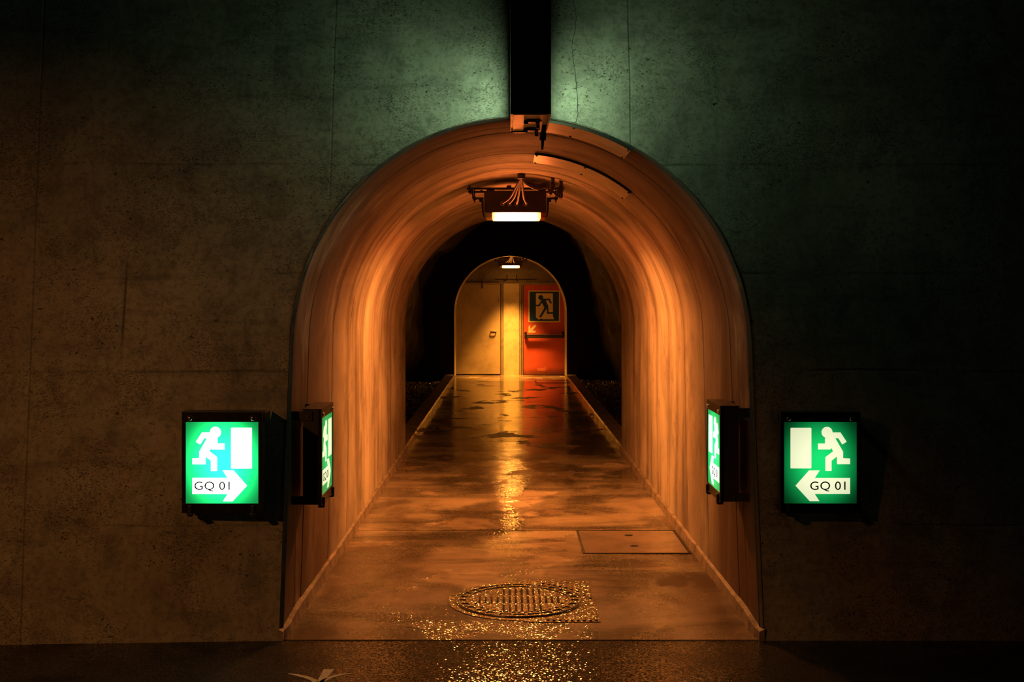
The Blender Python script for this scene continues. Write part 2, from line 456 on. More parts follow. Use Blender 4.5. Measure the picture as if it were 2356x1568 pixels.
def mat_lens(name, centre, ends, col):
    T = NT(name)
    x, y, z = T.xyz(T.coord())
    f = T.ramp(T.math('ABSOLUTE', x), 0.06, 0.19, 1.0, 0.0)
    T.fin((0.6, 0.5, 0.35), 0.35)
    T.put(T.p.inputs['Emission Color'], col)
    T.put(T.p.inputs['Emission Strength'], T.math('ADD', T.math('MULTIPLY', f, centre-ends), ends))
    return T.m
M['lens1'] = mat_lens('lit_lamp_lens', 170.0, 6.0, (1.0, 0.19, 0.035))
M['lens2'] = mat_lens('lit_far_lamp_lens', 210.0, 6.0, (1.0, 0.33, 0.045))
M['diffuser1'] = mat_lens('lit_lamp_diffuser', 200.0, 14.0, (1.0, 0.175, 0.035))
M['diffuser2'] = mat_lens('lit_far_lamp_diffuser', 4.0, 1.0, (1.0, 0.33, 0.045))

# ------------------------------------------------------------------ geometry of the place
RW = 1.195                      # half width of the passage
Y_END, Y_FAR, Y_DOOR = 12.5, 24.07, 25.10
def Yw(z): return 5.63 + 0.19*z  # the tunnel wall leans back

def station(t):                 # arch centre height along the first passage
    return 1.48 - 0.08*t
SEAM_Z = 1.95

def lining_strip(name, side, part, stations, parent, mat, c_of, y_of, r=RW, uv0=0.0):
    """part 'wall' = from the floor to the seam, 'vault' = whole crown between both seams"""
    bm = bmesh.new()
    uvl = bm.loops.layers.uv.new('UVMap')
    rows = []
    for (t, off, dr) in stations:
        c = c_of(t); th = math.asin((SEAM_Z - c)/r)
        pts = []
        if part == 'wall':
            nz = 18
            for i in range(nz+1): pts.append((r, c*i/nz, c*i/nz))
            na = 6
            for i in range(1, na+1):
                a = th*i/na; pts.append((r*cos(a), c + r*sin(a), c + r*a))
            pts = [(side*x, z, l if side > 0 else 2*c + pi*r - l) for x, z, l in pts]
        else:
            na = 60
            for i in range(na+1):
                a = th + (pi - 2*th)*i/na
                pts.append((r*cos(a), c + r*sin(a), c + r*a))
        row = []
        for x, z, l in pts:
            # push outward by dr (grooves, steps)
            if z > c:
                n = Vector((x, z - c)).normalized()
            else:
                n = Vector((1 if x > 0 else -1, 0))
            X, Z = x + n.x*dr, z + n.y*dr
            Y = y_of(t, Z) + off
            row.append((bm.verts.new((X, Y, Z)), Y, l + uv0))
        rows.append(row)
    for A, B in zip(rows, rows[1:]):
        for i in range(len(A)-1):
            q = (A[i], A[i+1], B[i+1], B[i])
            f = bm.faces.new([e[0] for e in q])
            for lp, e in zip(f.loops, q): lp[uvl].uv = (e[1], e[2])
    o = obj(name, bm, mat, parent, smooth=False)
    for p in o.data.polygons: p.use_smooth = True
    mo = o.modifiers.new('edge_split', 'EDGE_SPLIT'); mo.split_angle = radians(28)
    return o

# stations: (t along passage, extra y offset, outward offset)
ST = [(0.0, 0.0, 0.010), (0.0, 0.026, 0.0), (0.0, 0.12, 0.0), (0.0, 0.30, 0.0), (0.0, 0.304, 0.006), (0.0, 0.312, 0.006), (0.0, 0.316, 0.001),
      (0.0, 0.50, 0.001), (0.0, 0.503, 0.006), (0.0, 0.509, 0.006), (0.0, 0.512, -0.001)]
for y in (0.16, 0.28):
    ST += [(y-0.002, 0.3, -0.006), (y, 0.3, 0.001), (y+0.0016, 0.3, 0.001), (y+0.003, 0.3, -0.005)]
ST += [(0.40, 0.25, -0.004), (0.52, 0.2, -0.003), (0.525, 0.2, 0.004), (0.529, 0.2, -0.002), (0.70, 0.1, 0.0), (0.86, 0.05, 0.0), (1.0, 0.0, 0.0)]
c1 = lambda t: station(t)
y1 = lambda t, z: Yw(z)*(1-t) + Y_END*t

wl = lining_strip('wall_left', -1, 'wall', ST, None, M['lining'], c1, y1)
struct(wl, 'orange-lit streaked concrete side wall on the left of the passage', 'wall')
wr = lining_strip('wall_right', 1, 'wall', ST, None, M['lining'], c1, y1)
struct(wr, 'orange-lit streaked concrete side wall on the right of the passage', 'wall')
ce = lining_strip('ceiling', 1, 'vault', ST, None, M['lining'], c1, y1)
struct(ce, 'curved concrete vault of the near passage with streaks round the arch', 'ceiling')

def arch_pts(hw, c, n=48, z0=0.0):
    """left base -> crown -> right base"""
    P = [(-hw, z0)]
    P += [(-hw*cos(pi*i/n), c + hw*sin(pi*i/n)) for i in range(n+1)]
    P += [(hw, z0)]
    return P

# front wall of the road tunnel (leans back, left part turned a little towards the road)
def front_y(x, z):
    y = Yw(z)
    if x < -1.3: y -= 0.055*(-1.3 - x)
    return y
bm = bmesh.new()
A = arch_pts(RW + 0.010, 1.48, 64, -0.03)
A = [(x*(1 + 0.0022*noise.noise(Vector((x*6, z*6, 0)))*2), z + 0.003*noise.noise(Vector((z*9, x*9, 3)))) for x, z in A]
outer = [(-1.35, -0.03), (-1.35, 5.2), (1.35, 5.2), (1.35, -0.03)]
def ringpt(p):
    x, z = p
    # project from (0,1.2) onto the rectangle
    return x, z
loop = [bm.verts.new((x, front_y(x, z), z)) for x, z in A]
o2 = []
for i, (x, z) in enumerate(A):
    if i == 0: X, Z = -1.35, -0.03
    elif i == len(A)-1: X, Z = 1.35, -0.03
    else:
        fr = (i-1)/(len(A)-3)
        if z < 1.6: X, Z = (-1.35 if x < 0 else 1.35), z
        else:
            X, Z = x*1.35/1.2, z
            # ring on the rectangle
            dx, dz = x, z - 1.48
            s = min(1.35/abs(dx) if abs(dx) > 1e-6 else 1e9, 3.72/dz if dz > 1e-6 else 1e9)
            X, Z = dx*s, 1.48 + dz*s
    o2.append(bm.verts.new((X, front_y(X, Z), Z)))
for i in range(len(A)-1):
    bm.faces.new((loop[i], loop[i+1], o2[i+1], o2[i]))
tl, tr = None, None
# fill upper corners
def quad(pts):
    bm.faces.new([bm.verts.new((x, front_y(x, z), z)) for x, z in pts])
quad([(-1.35, 5.2), (-1.35, 1.48), (-1.3500, 1.48), (-1.3501, 5.2)])
top_l = max((v for v in o2 if v.co.x <= -1.349), key=lambda v: v.co.z)
top_r = max((v for v in o2 if v.co.x >= 1.349), key=lambda v: v.co.z)
tops = sorted((v for v in o2 if v.co.z >= 5.19), key=lambda v: v.co.x)
cl = bm.verts.new((-1.35, front_y(-1.35, 5.2), 5.2)); cr = bm.verts.new((1.35, front_y(1.35, 5.2), 5.2))
if tops:
    bm.faces.new((top_l, cl, tops[0])); bm.faces.new((tops[-1], cr, top_r))
for side in (-1, 1):
    xs = [1.35, 2.2, 3.2, 4.5, 6.5, 9.0]
    for a, b in zip(xs, xs[1:]):
        zs = [-0.03, 1.0, 2.0, 3.2, 5.2]
        for z0, z1 in zip(zs, zs[1:]):
            quad([(side*a, z0), (side*b, z0), (side*b, z1), (side*a, z1)])
bmesh.ops.remove_doubles(bm, verts=bm.verts, dist=0.0005)
wf = obj('wall_front', bm, M['wall'])
struct(wf, 'pitted grey concrete tunnel wall around the arched opening', 'wall')
# chipped chamfer round the opening
bm = bmesh.new()
R0 = A
inner = arch_pts(RW, 1.48, 64, 0.0)
for i in range(len(A)-1):
    j = 0.006*noise.noise(Vector((A[i][0]*11, A[i][1]*11, 5)))
    j2 = 0.006*noise.noise(Vector((A[i+1][0]*11, A[i+1][1]*11, 5)))
    q = []
    for (x, z), d, o_, jj in ((A[i], -0.004, 1.0, j), (A[i+1], -0.004, 1.0, j2), (inner[i+1], 0.028, 1.0, j2), (inner[i], 0.028, 1.0, j)):
        k = 1.003 + jj*0.5 if d < 0 else 1.0 - 0.002 + jj*0.3
        xx = x*k; zz = z if z < 1.48 else 1.48 + (z-1.48)*k
        q.append(bm.verts.new((xx, Yw(zz) + d, zz)))
    bm.faces.new(q)
bmesh.ops.remove_doubles(bm, verts=bm.verts, dist=0.0004)
obj('edge_chamfer', bm, M['edge'], wf)
# crack above the crown
bm = bmesh.new()
pts = [(1320, 0), (1326, 40), (1323, 75), (1317, 95), (1316, 115), (1320, 150), (1325, 175), (1326, 200), (1329, 235), (1330, 262), (1324, 284)]
W_ = []
for px, py in pts:
    z = 2.6
    for _ in range(6):
        s = F/Yw(z); z = 1.7 + (686-py)/s
    x = (px-1167)/s - 0.07
    W_.append((x, z))
fine = []
for a, b in zip(W_, W_[1:]):
    for k in range(4):
        t = k/4
        fine.append((a[0]+(b[0]-a[0])*t + random.uniform(-.003, .003), a[1]+(b[1]-a[1])*t))
fine.append(W_[-1])
prev = None
for i, (x, z) in enumerate(fine):
    w = random.uniform(0.0009, 0.0022)
    a = bm.verts.new((x-w, Yw(z)-0.0012, z)); b = bm.verts.new((x+w, Yw(z)-0.0012, z))
    if prev: bm.faces.new((prev[0], prev[1], b, a))
    prev = (a, b)
obj('crack', bm, M['crack'], wf)

# ------------------------------------------------------------------ floor: slabs of 2.6 m
fl = bpy.data.objects.new('floor', None); link(fl)
struct(fl, 'wet concrete walkway slabs running through the passage to the doors', 'floor')
cuts = [5.63, 8.29, 10.88, 13.42, 16.02, 18.62, 21.22, 23.82, 25.12]
for a, b in zip(cuts, cuts[1:]):
    bm = bmesh.new()
    hwf = 1.19
    x0, x1, y0, y1_ = -hwf, hwf, a + (0.009 if a > 6 else 0.003), b - 0.009
    nx, ny = 10, 10
    # two openings in the first slab (manhole, hatch) are set proud instead of cut
    g = {}
    for i in range(nx+1):
        for j in range(ny+1):
            x = x0 + (x1-x0)*i/nx; y = y0 + (y1_-y0)*j/ny
            g[i, j] = bm.verts.new((x, y, 0.0))
    for i in range(nx):
        for j in range(ny):
            bm.faces.new((g[i, j], g[i+1, j], g[i+1, j+1], g[i, j+1]))
    # skirts
    for i in range(nx):
        for j in (0, ny):
            p, q = g[i, j], g[i+1, j]
            bm.faces.new((p, q, bm.verts.new(q.co + Vector((0, 0, -.05))), bm.verts.new(p.co + Vector((0, 0, -.05)))))
    o = obj('slab', bm, M['floor'], fl)
bm = bmesh.new(); box(bm, -1.19, 1.19, 5.66, 25.1, -0.12, -0.045)
obj('bedding', bm, M['hole'], fl)

# skirting fillet along both walls of the first passage
for side, nm in ((-1, 'baseboard_left'), (1, 'baseboard_right')):
    bm = bmesh.new()
    prev = None
    N = 240
    for i in range(N+1):
        y = 5.624 + (Y_END - 5.624)*(i/N)**1.15
        ex = 0.012*max(0, 1 - (y-5.624)/0.07)
        jz = 0.006*noise.noise(Vector((y*5, side*3, 0))) + 0.004*noise.noise(Vector((y*21, side, 4)))
        jx = 0.010*noise.noise(Vector((y*7, side*9, 2))) + 0.006*noise.noise(Vector((y*27, side*2, 7)))
        flare = -0.020*max(0, 1 - (y-5.64)/0.3)
        top = 0.075 + jz + flare
        r = [(side*(RW+0.004+ex), y, top), (side*(RW-0.022-jx*0.4+ex), y, top-0.012), (side*(1.168 - jx + ex), y, -0.004)]
        row = [bm.verts.new(p) for p in r]
        if prev:
            for k in range(2): bm.faces.new((prev[k], prev[k+1], row[k+1], row[k]))
        else:
            b_ = bm.verts.new((side*(RW+0.004+ex), y, -0.004)); bm.faces.new((row[0], row[1], row[2], b_))
        prev = row
    o = obj(nm, bm, M['plinth'])
    struct(o, 'rough concrete skirting at the foot of the %s passage wall' % ('left' if side < 0 else 'right'), 'skirting')

# road
bm = bmesh.new()
g = {}
for i in range(17):
    for j in range(13):
        x = -9 + 18*i/16; y = -7.0 + (5.63+7.0)*j/12
        if j == 12 and x < -1.3: y -= 0.055*(-1.3 - x)
        g[i, j] = bm.verts.new((x, y, -0.004))
for i in range(16):
    for j in range(12):
        bm.faces.new((g[i, j], g[i+1, j], g[i+1, j+1], g[i, j+1]))
road = obj('road', bm, M['road'])
struct(road, 'black wet asphalt road in front of the opening', 'road')
def road_pt(px, py):
    s = (py - 686)/1.704
    return ((px-1167)/s - 0.07, F/s)
bm = bmesh.new()
def stroke(pts, ws):
    P = [Vector(road_pt(*p)) for p in pts]
    prev = None
    for i, p in enumerate(P):
        d = (P[min(i+1, len(P)-1)] - P[max(i-1, 0)]).normalized()
        n = Vector((-d.y, d.x))
        a = bm.verts.new((*(p + n*ws[i]), -0.0030)); b = bm.verts.new((*(p - n*ws[i]), -0.0030))
        if prev: bm.faces.new((prev[0], prev[1], b, a))
        prev = (a, b)
stroke([(663, 1549), (682, 1552), (704, 1557), (722, 1564), (735, 1580)], [.004, .010, .013, .013, .01])
stroke([(808, 1549), (785, 1551), (762, 1557), (744, 1565), (734, 1580)], [.003, .009, .012, .013, .01])
stroke([(757, 1539), (748, 1552), (738, 1566), (733, 1600)], [.024, .020, .016, .016])
obj('paint_mark', bm, M['paint'], road)

# ------------------------------------------------------------------ service hatch and manhole in the first slab
T = NT('shallow_water'); v = T.coord()
M['water'] = T.fin(T.mix(T.ramp(T.noise(v, 6, 4), 0.3, 0.7), (0.22, 0.175, 0.13), (0.30, 0.25, 0.19)), 0.5, spec=0.2, coat=1.0, coat_r=0.03)
def puddle(px, py, rx, ry, seed, label):
    s_ = (py - 686)/1.7
    e = (px-1167)/s_ - 0.07, F/s_
    bm = bmesh.new(); n = 64; rings = []
    for k, z in ((1.0, 0.0002), (0.96, 0.0012), (0.5, 0.0013)):
        ring = []
        for i in range(n):
            a = 2*pi*i/n
            w = 1 + 0.55*noise.noise(Vector((cos(a)*1.5, sin(a)*1.5, seed))) + 0.22*noise.noise(Vector((cos(a)*5, sin(a)*5, seed+4)))
            ring.append(bm.verts.new((rx*k*w*cos(a), ry*k*w*sin(a), z)))
        rings.append(ring)
    for A_, B_ in zip(rings, rings[1:]):
        for i in range(n): bm.faces.new((A_[i], A_[(i+1) % n], B_[(i+1) % n], B_[i]))
    bm.faces.new(rings[-1])
    o = obj('puddle', bm, M['water'], loc=(e[0], e[1], 0.0))
    o['label'] = label; o['category'] = 'puddle'; o['group'] = 'small puddles on the first slab'
puddle(978, 1323, 0.062, 0.085, 2.0, 'small round shallow puddle left of the round manhole cover')
puddle(1082, 1272, 0.095, 0.13, 9.0, 'ragged shallow puddle behind the manhole cover on the near slab')
puddle(1318, 1253, 0.060, 0.30, 5.0, 'shallow puddle along the left edge of the larger floor hatch')

h = empty('floor_hatch', (0.796, 7.90, 0.0), 'rectangular flat access cover with two lifting holes beside the right wall', 'hatch')
bm = bmesh.new()
for (a, b, c, d) in ((-.362, -.350, -.372, .372), (.350, .362, -.372, .372), (-.350, .350, -.372, -.360), (-.350, .350, .360, .372)):
    box(bm, a, b, c, d, -0.02, 0.005)
obj('frame', bm, M['darksteel'], h)
bm = bmesh.new(); box(bm, -.344, .344, -.354, .354, -0.02, 0.0035, 0.0015)
cov = obj('cover', bm, M['hatch'], h)
for yy in (-0.15, 0.20):
    bm = bmesh.new(); cyl(bm, (0.004, yy, 0.0030), (0.004, yy, 0.0045), 0.030, 20)
    obj('lifting_hole', bm, M['hole'], cov)
    bm = bmesh.new(); box(bm, -0.018, 0.026, yy-0.006, yy+0.006, 0.0044, 0.009, 0.001)
    obj('lifting_bar', bm, M['steel'], cov)
bm = bmesh.new()
box(bm, -.349, -.345, -.358, .358, -0.019, 0.0008); box(bm, .345, .349, -.358, .358, -0.019, 0.0008)
box(bm, -.349, .349, -.359, -.355, -0.019, 0.0008); box(bm, -.349, .349, .355, .359, -0.019, 0.0008)
obj('gap', bm, M['hole'], h)

h2 = empty('floor_hatch', (0.86, 23.08, 0.0), 'small flat floor cover just in front of the red door', 'hatch')
bm = bmesh.new()
for (a, b, c, d) in ((-.36, -.34, -.34, .34), (.30, .32, -.34, .34), (-.34, .30, -.34, -.32), (-.34, .30, .32, .34)):
    box(bm, a, b, c, d, -0.02, 0.006)
obj('frame', bm, M['darksteel'], h2)
bm = bmesh.new(); box(bm, -.33, .29, -.31, .31, -0.02, 0.004, 0.001)
obj('cover', bm, M['hatch'], h2)

mh = empty('manhole_cover', (-0.005, 6.355, 0.0), 'round cast-iron manhole cover in a square ribbed frame, glittering with water', 'manhole cover')
bm = bmesh.new()
# square frame with a round hole
n = 48; a_ = 0.425; rin = 0.362
I = [bm.verts.new((rin*cos(2*pi*i/n), rin*sin(2*pi*i/n), 0.004)) for i in range(n)]
O = []
for i in range(n):
    c_, s_ = cos(2*pi*i/n), sin(2*pi*i/n); k = a_/max(abs(c_), abs(s_)) if c_ > 0.1 else 0.396
    O.append(bm.verts.new((c_*k, s_*k, 0.004)))
O2 = [bm.verts.new((v.co.x, v.co.y, -0.03)) for v in O]
I2 = [bm.verts.new((v.co.x, v.co.y, -0.03)) for v in I]
for i in range(n):
    j = (i+1) % n
    bm.faces.new((I[i], I[j], O[j], O[i])); bm.faces.new((O[i], O[j], O2[j], O2[i])); bm.faces.new((I[j], I[i], I2[i], I2[j]))
fr = obj('frame', bm, M['iron'], mh)
def rib(parent, x, y, w, l, z, h=0.007, rot=0.0):
    key = (round(w, 3), round(l, 3))
    if key not in rib.cache:
        b = bmesh.new(); box(b, -w/2, w/2, -l/2, l/2, 0, h, 0.0018)
        o = obj('rib', b, M['iron'], parent); rib.cache[key] = o.data
    else:
        o = bpy.data.objects.new('rib', rib.cache[key]); link(o, parent)
    o.location = (x, y, z); o.rotation_euler = (0, 0, rot)
rib.cache = {}
for sx in (1,):
    for sy in (-1, 1):
        for k in range(9):
            x = sx*(0.405 - 0.032*k)
            ylim = 0.412; inner_r = 0.385
            y0 = sqrt(max(0, inner_r**2 - x*x)) if abs(x) < inner_r else 0.03
            L = ylim - y0
            if L > 0.03:
                L = round(L*25)/25 if round(L*25) > 0 else 0.04
                L = min(L, ylim - y0)
                rib(fr, x, sy*(y0 + ylim)/2, 0.015, round(L, 2), 0.004)
# round cover
bm = bmesh.new(); cyl(bm, (0, 0, -0.02), (0, 0, 0.006), 0.350, 56)
cv = obj('cover', bm, M['iron'], mh)
for r_ in (0.338, 0.290):
    bm = bmesh.new()
    n = 56
    rings = []
    for (dr, z) in ((-.008, .006), (-.006, .0115), (.006, .0115), (.008, .006)):
        rings.append([bm.verts.new(((r_+dr)*cos(2*pi*i/n), (r_+dr)*sin(2*pi*i/n), z)) for i in range(n)])
    for P_, Q_ in zip(rings, rings[1:]):
        for i in range(n): bm.faces.new((P_[i], P_[(i+1) % n], Q_[(i+1) % n], Q_[i]))
    obj('ring', bm, M['iron'], cv)
slot_me = None
for i in range(-7, 8):
    x = i*0.034
    ly = sqrt(max(0.0, 0.268**2 - x*x)) - 0.008
    for lo, hi in ((-ly, -0.088), (-0.080, 0.080), (0.088, ly)):
        if abs(lo) > ly + 1e-6: lo = -ly
        if hi > ly: hi = ly
        if hi - lo < 0.03: continue
        L = hi - lo
        rib(cv, x, (lo+hi)/2, 0.017, round(L, 2) if round(L, 2) <= L + 0.004 else L, 0.006, 0.006)
    if i < 7:
        for lo, hi in ((-0.235, -0.100), (-0.070, 0.070), (0.100, 0.235)):
            if max(abs(lo), abs(hi)) > ly: continue
            b = bmesh.new(); box(b, -.006, .006, lo, hi, 0, 0.0012)
            o = obj('slot', b, M['hole'], cv); o.location = (x+0.017, 0, 0.006)
for k in range(26):
    a = 2*pi*k/26
    rib(cv, 0.314*cos(a), 0.314*sin(a), 0.015, 0.04, 0.006, rot=a + pi/2 + 0.0)

# ------------------------------------------------------------------ cavern between the two arches
def horseshoe(k):  # half-width/height profile; k 0..1 around from the left foot over the crown to the right foot
    a = pi*k
    hw = 2.25; hgt = 3.7
    x = -hw*cos(a)*(1 + 0.10*sin(a)**2); z = hgt*sin(a)**0.8 if sin(a) > 0 else 0
    return x, z - 0.1
bm = bmesh.new()
NA, NY = 90, 80
rows = []
for j in range(NY+1):
    y = Y_END + (Y_FAR + 0.05 - Y_END)*j/NY
    row = []
    for i in range(NA+1):
        x, z = horseshoe(i/NA)
        wd = 0.87 + 0.55*(1 - j/NY)**0.7
        x *= wd; z *= (0.95 + 0.3*(1 - j/NY)**0.7)
        n = Vector((x, 0, z-1.2)).normalized()
        v = Vector((x, y, z))
        d = 0.22*noise.noise(v*0.8) + 0.10*noise.noise(v*2.3) + 0.045*noise.noise(v*6)
        foot = max(0, 1 - z/0.5)
        d += 0.16*foot
        end = max(0.0, 1 - (Y_FAR - y)/1.6)
        if x < -0.8: d -= 0.16*end*(0.5 + 0.5*cos(min(pi, abs(z-1.0)*2.0)))
        row.append(bm.verts.new(v + n*d))
    rows.append(row)
for A_, B_ in zip(rows, rows[1:]):
    for i in range(NA): bm.faces.new((A_[i], A_[i+1], B_[i+1], B_[i]))
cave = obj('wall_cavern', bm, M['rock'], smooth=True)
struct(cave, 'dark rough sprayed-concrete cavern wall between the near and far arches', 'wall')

# wall closing the cavern at the near side and the far wall with the second arch
def arch_wall(name, y, thick, c, hw, mat, label, W2=3.6, H2=4.4):
    bm = bmesh.new()
    P = arch_pts(hw, c, 48, -0.1)
    outr = []
    for i, (x, z) in enumerate(P):
        if i == 0: outr.append((-W2, -0.1)); continue
        if i == len(P)-1: outr.append((W2, -0.1)); continue
        dx, dz = x, max(z - c, 0)
        s = min(W2/abs(dx) if abs(dx) > 1e-6 else 1e9, (H2-c)/dz if dz > 1e-6 else 1e9)
        outr.append((dx*s, c + dz*s))
    for yy in (y, y+thick):
        a = [bm.verts.new((x, yy, z)) for x, z in P]; b = [bm.verts.new((x, yy, z)) for x, z in outr]
        for i in range(len(P)-1): bm.faces.new((a[i], a[i+1], b[i+1], b[i]))
    o = obj(name, bm, mat)
    return struct(o, label, 'wall')
arch_wall('wall_near', Y_END-0.03, 0.03, 1.40, RW, M['brown'], 'dark back face of the near arch seen only from the cavern')
arch_wall('wall_far', Y_FAR, 0.04, 1.40, 1.2, M['brown'], 'soot-black wall around the far arch')
STF = [(0.0, 0.0, 0.0), (0.0, 0.25, 0.0), (0.0, 0.6, 0.0), (0.0, 1.05, 0.0)]
cF = lambda t: 1.40
yF = lambda t, z: Y_FAR - 0.01
fl_mat = M['lining']
far_o = lining_strip('wall_far_left', -1, 'wall', STF, None, fl_mat, cF, yF, 1.2, 40); struct(far_o, 'pale concrete left reveal of the far arch', 'wall')
far_o = lining_strip('wall_far_right', 1, 'wall', STF, None, fl_mat, cF, yF, 1.2, 50); struct(far_o, 'pale concrete right reveal of the far arch', 'wall')
far_o = lining_strip('ceiling_far', 1, 'vault', STF, None, fl_mat, cF, yF, 1.2, 60); struct(far_o, 'curved soffit of the far arch above the second lamp', 'ceiling')

# kerbs along the walkway in the cavern
kerb_me = {}
for side, nm in ((-1, 'trim_1'), (1, 'trim_2')):
    e = bpy.data.objects.new(nm, None); link(e)
    struct(e, 'raised concrete kerb along the %s edge of the walkway in the cavern' % ('left' if side < 0 else 'right'), 'kerb')
    y = Y_END
    kk = 0
    while y < Y_FAR - 0.1:
        L = min(1.93, Y_FAR - y)
        bm = bmesh.new()
        # rough stone: bevelled bar with a little wear
        prof = [(1.178, -0.03), (1.178, 0.060), (1.192, 0.078), (1.375, 0.078), (1.392, 0.066), (1.392, -0.18)]
        prev = None; NS = 10
        for i in range(NS+1):
            yy = y + 0.004 + (L-0.008)*i/NS
            row = [bm.verts.new((side*(px + 0.006*noise.noise(Vector((yy*6, px*9, side)))), yy, pz + 0.006*noise.noise(Vector((yy*5, px*5, side*4))))) for px, pz in prof]
            if prev:
                for k in range(len(prof)-1): bm.faces.new((prev[k], prev[k+1], row[k+1], row[k]))
            else: bm.faces.new(row)
            prev = row
        bm.faces.new(prev)
        obj('kerb_stone', bm, M['kerb'], e)
        y += L

# gravel beds
for side, nm in ((-1, 'left'), (1, 'right')):
    bm = bmesh.new()
    NX, NYg = 14, 130
    g = {}
    for i in range(NX+1):
        for j in range(NYg+1):
            x = side*(1.385 + 1.3*i/NX); y = Y_END + 0.02 + (Y_FAR - Y_END - 0.02)*j/NYg
            z = -0.075 + 0.05*noise.noise(Vector((x*1.7, y*1.7, 0))) + 0.03*noise.noise(Vector((x*9, y*9, 1)))
            z += 0.10*max(0, (abs(x)-1.7))**1.2
            g[i, j] = bm.verts.new((x, y, z))
    for i in range(NX):
        for j in range(NYg): bm.faces.new((g[i, j], g[i+1, j], g[i+1, j+1], g[i, j+1]))
    rnd = random.Random(3 + side)
    for k in range(2600):
        x = side*(1.41 + 0.95*rnd.random()**1.1); y = Y_FAR - 0.05 - (Y_FAR - Y_END - 0.2)*rnd.random()**1.3
        z = -0.075 + 0.05*noise.noise(Vector((x*1.7, y*1.7, 0))) + 0.03*noise.noise(Vector((x*9, y*9, 1))) + 0.10*max(0, (abs(x)-1.7))**1.2
        r = rnd.uniform(0.012, 0.035)
        vs = [bm.verts.new((x + dx*r*rnd.uniform(.7, 1.2), y + dy*r*rnd.uniform(.7, 1.2), z + dz*r*rnd.uniform(.5, 1.0))) for dx, dy, dz in ((1,0,0),(-1,0,0),(0,1,0),(0,-1,0),(0,0,1),(0,0,-1))]
        for f in ((0,2,4),(2,1,4),(1,3,4),(3,0,4),(2,0,5),(1,2,5),(3,1,5),(0,3,5)): bm.faces.new([vs[q] for q in f])
    o = obj('gravel', bm, M['gravel'])
    o['kind'] = 'stuff'; o['label'] = 'dark wet gravel bed between the %s kerb and the cavern wall' % nm; o['category'] = 'gravel'

# ------------------------------------------------------------------ end wall with the two doors
def wx(px): return (px-1167)/(F/Y_DOOR) - 0.07
def wz(py): return 1.7 - (py-686)/(F/Y_DOOR)
bm = bmesh.new()
bd = [(-1.35, -0.221), (0.287, 1.30)]
box(bm, -1.6, 1.6, Y_DOOR, Y_DOOR+0.2, 2.03, 3.1)
box(bm, -1.6, -1.19, Y_DOOR+0.02, Y_DOOR+0.2, -0.02, 2.03)
box(bm, 1.19, 1.6, Y_DOOR+0.02, Y_DOOR+0.2, -0.02, 2.03)
we = obj('wall_end', bm, M['endwall'])
struct(we, 'dim end wall above the grey door and the red door', 'wall')
bm = bmesh.new(); box(bm, -0.150, 0.195, Y_DOOR-0.03, Y_DOOR+0.2, -0.005, 2.03, 0.004)
obj('pillar', bm, M['pillar'], we)
# conduit and pipe on the end wall
def conduit(pts, r=0.010):
    bm = bmesh.new()
    for a, b in zip(pts, pts[1:]): cyl(bm, a, b, r, 8)
    return obj('conduit', bm, M['darksteel'], we)
yp = Y_DOOR - 0.02
conduit([(wx(1139), yp, wz(642)), (wx(1235), yp, wz(642))])
conduit([(wx(1166.5), yp, wz(632)), (wx(1166.5), yp, wz(643)), (wx(1158), yp, wz(647))])
conduit([(wx(1188), yp, wz(632)), (wx(1188), yp, wz(643)), (wx(1192), yp, wz(647))])
conduit([(wx(1068), yp, wz(649)), (wx(1150), yp, wz(649))], 0.014)
conduit([(wx(1109.5), yp-0.03, wz(642)), (wx(1109.5), yp-0.03, wz(663))], 0.012)

# left grey door
d1 = bpy.data.objects.new('door_1', None); link(d1); d1.location = (0, 0, 0)
struct(d1, 'grey-beige flush steel door with a small lever handle left of the pillar', 'door')
bm = bmesh.new(); box(bm, -1.22, -0.226, Y_DOOR-0.03, Y_DOOR+0.03, 0.022, 2.015, 0.003)
obj('door_leaf', bm, M['door_grey'], d1)
bm = bmesh.new()
for a, b, yy in ((-0.224, -0.205, .010), (-0.205, -0.183, -.035), (-0.183, -0.165, -.012), (-0.165, -0.150, -.020)):
    box(bm, a, b, Y_DOOR+yy, Y_DOOR+0.1, 0.0, 2.04, 0.002)
box(bm, -1.22, -0.150, Y_DOOR-0.05, Y_DOOR+0.1, 2.018, 2.05, 0.002)
obj('door_frame', bm, M['jamb'], d1)
bm = bmesh.new(); box(bm, -1.22, -0.226, Y_DOOR+0.0, Y_DOOR+0.1, -0.004, 0.022)
obj('threshold_gap', bm, M['hole'], d1)
bm = bmesh.new()
hz = wz(761.5)
tube(bm, [(wx(1129.5), Y_DOOR-0.03, hz+0.012), (wx(1129.5), Y_DOOR-0.065, hz), (wx(1131), Y_DOOR-0.075, hz), (wx(1135.5), Y_DOOR-0.078, hz), (wx(1140), Y_DOOR-0.075, hz), (wx(1141.5), Y_DOOR-0.065, hz), (wx(1141.5), Y_DOOR-0.03, hz+0.012)], 0.010, 8)
obj('door_handle', bm, M['chrome'], d1)
bm = bmesh.new(); box(bm, wx(1128.8), wx(1142.3), Y_DOOR-0.040, Y_DOOR-0.029, hz-0.026, hz+0.006, 0.004)  # dark slab under the handle, put in as its shadow on the leaf
obj('handle_shadow', bm, M['darksteel'], d1)
bm = bmesh.new()
cyl(bm, (wx(1147), Y_DOOR-0.045, wz(692)), (wx(1147), Y_DOOR-0.045, wz(686.5)), 0.012, 10)
cyl(bm, (wx(1143.5), Y_DOOR-0.040, wz(687)), (wx(1148), Y_DOOR-0.040, wz(687)), 0.008, 8)
obj('latch', bm, M['chrome'], d1)

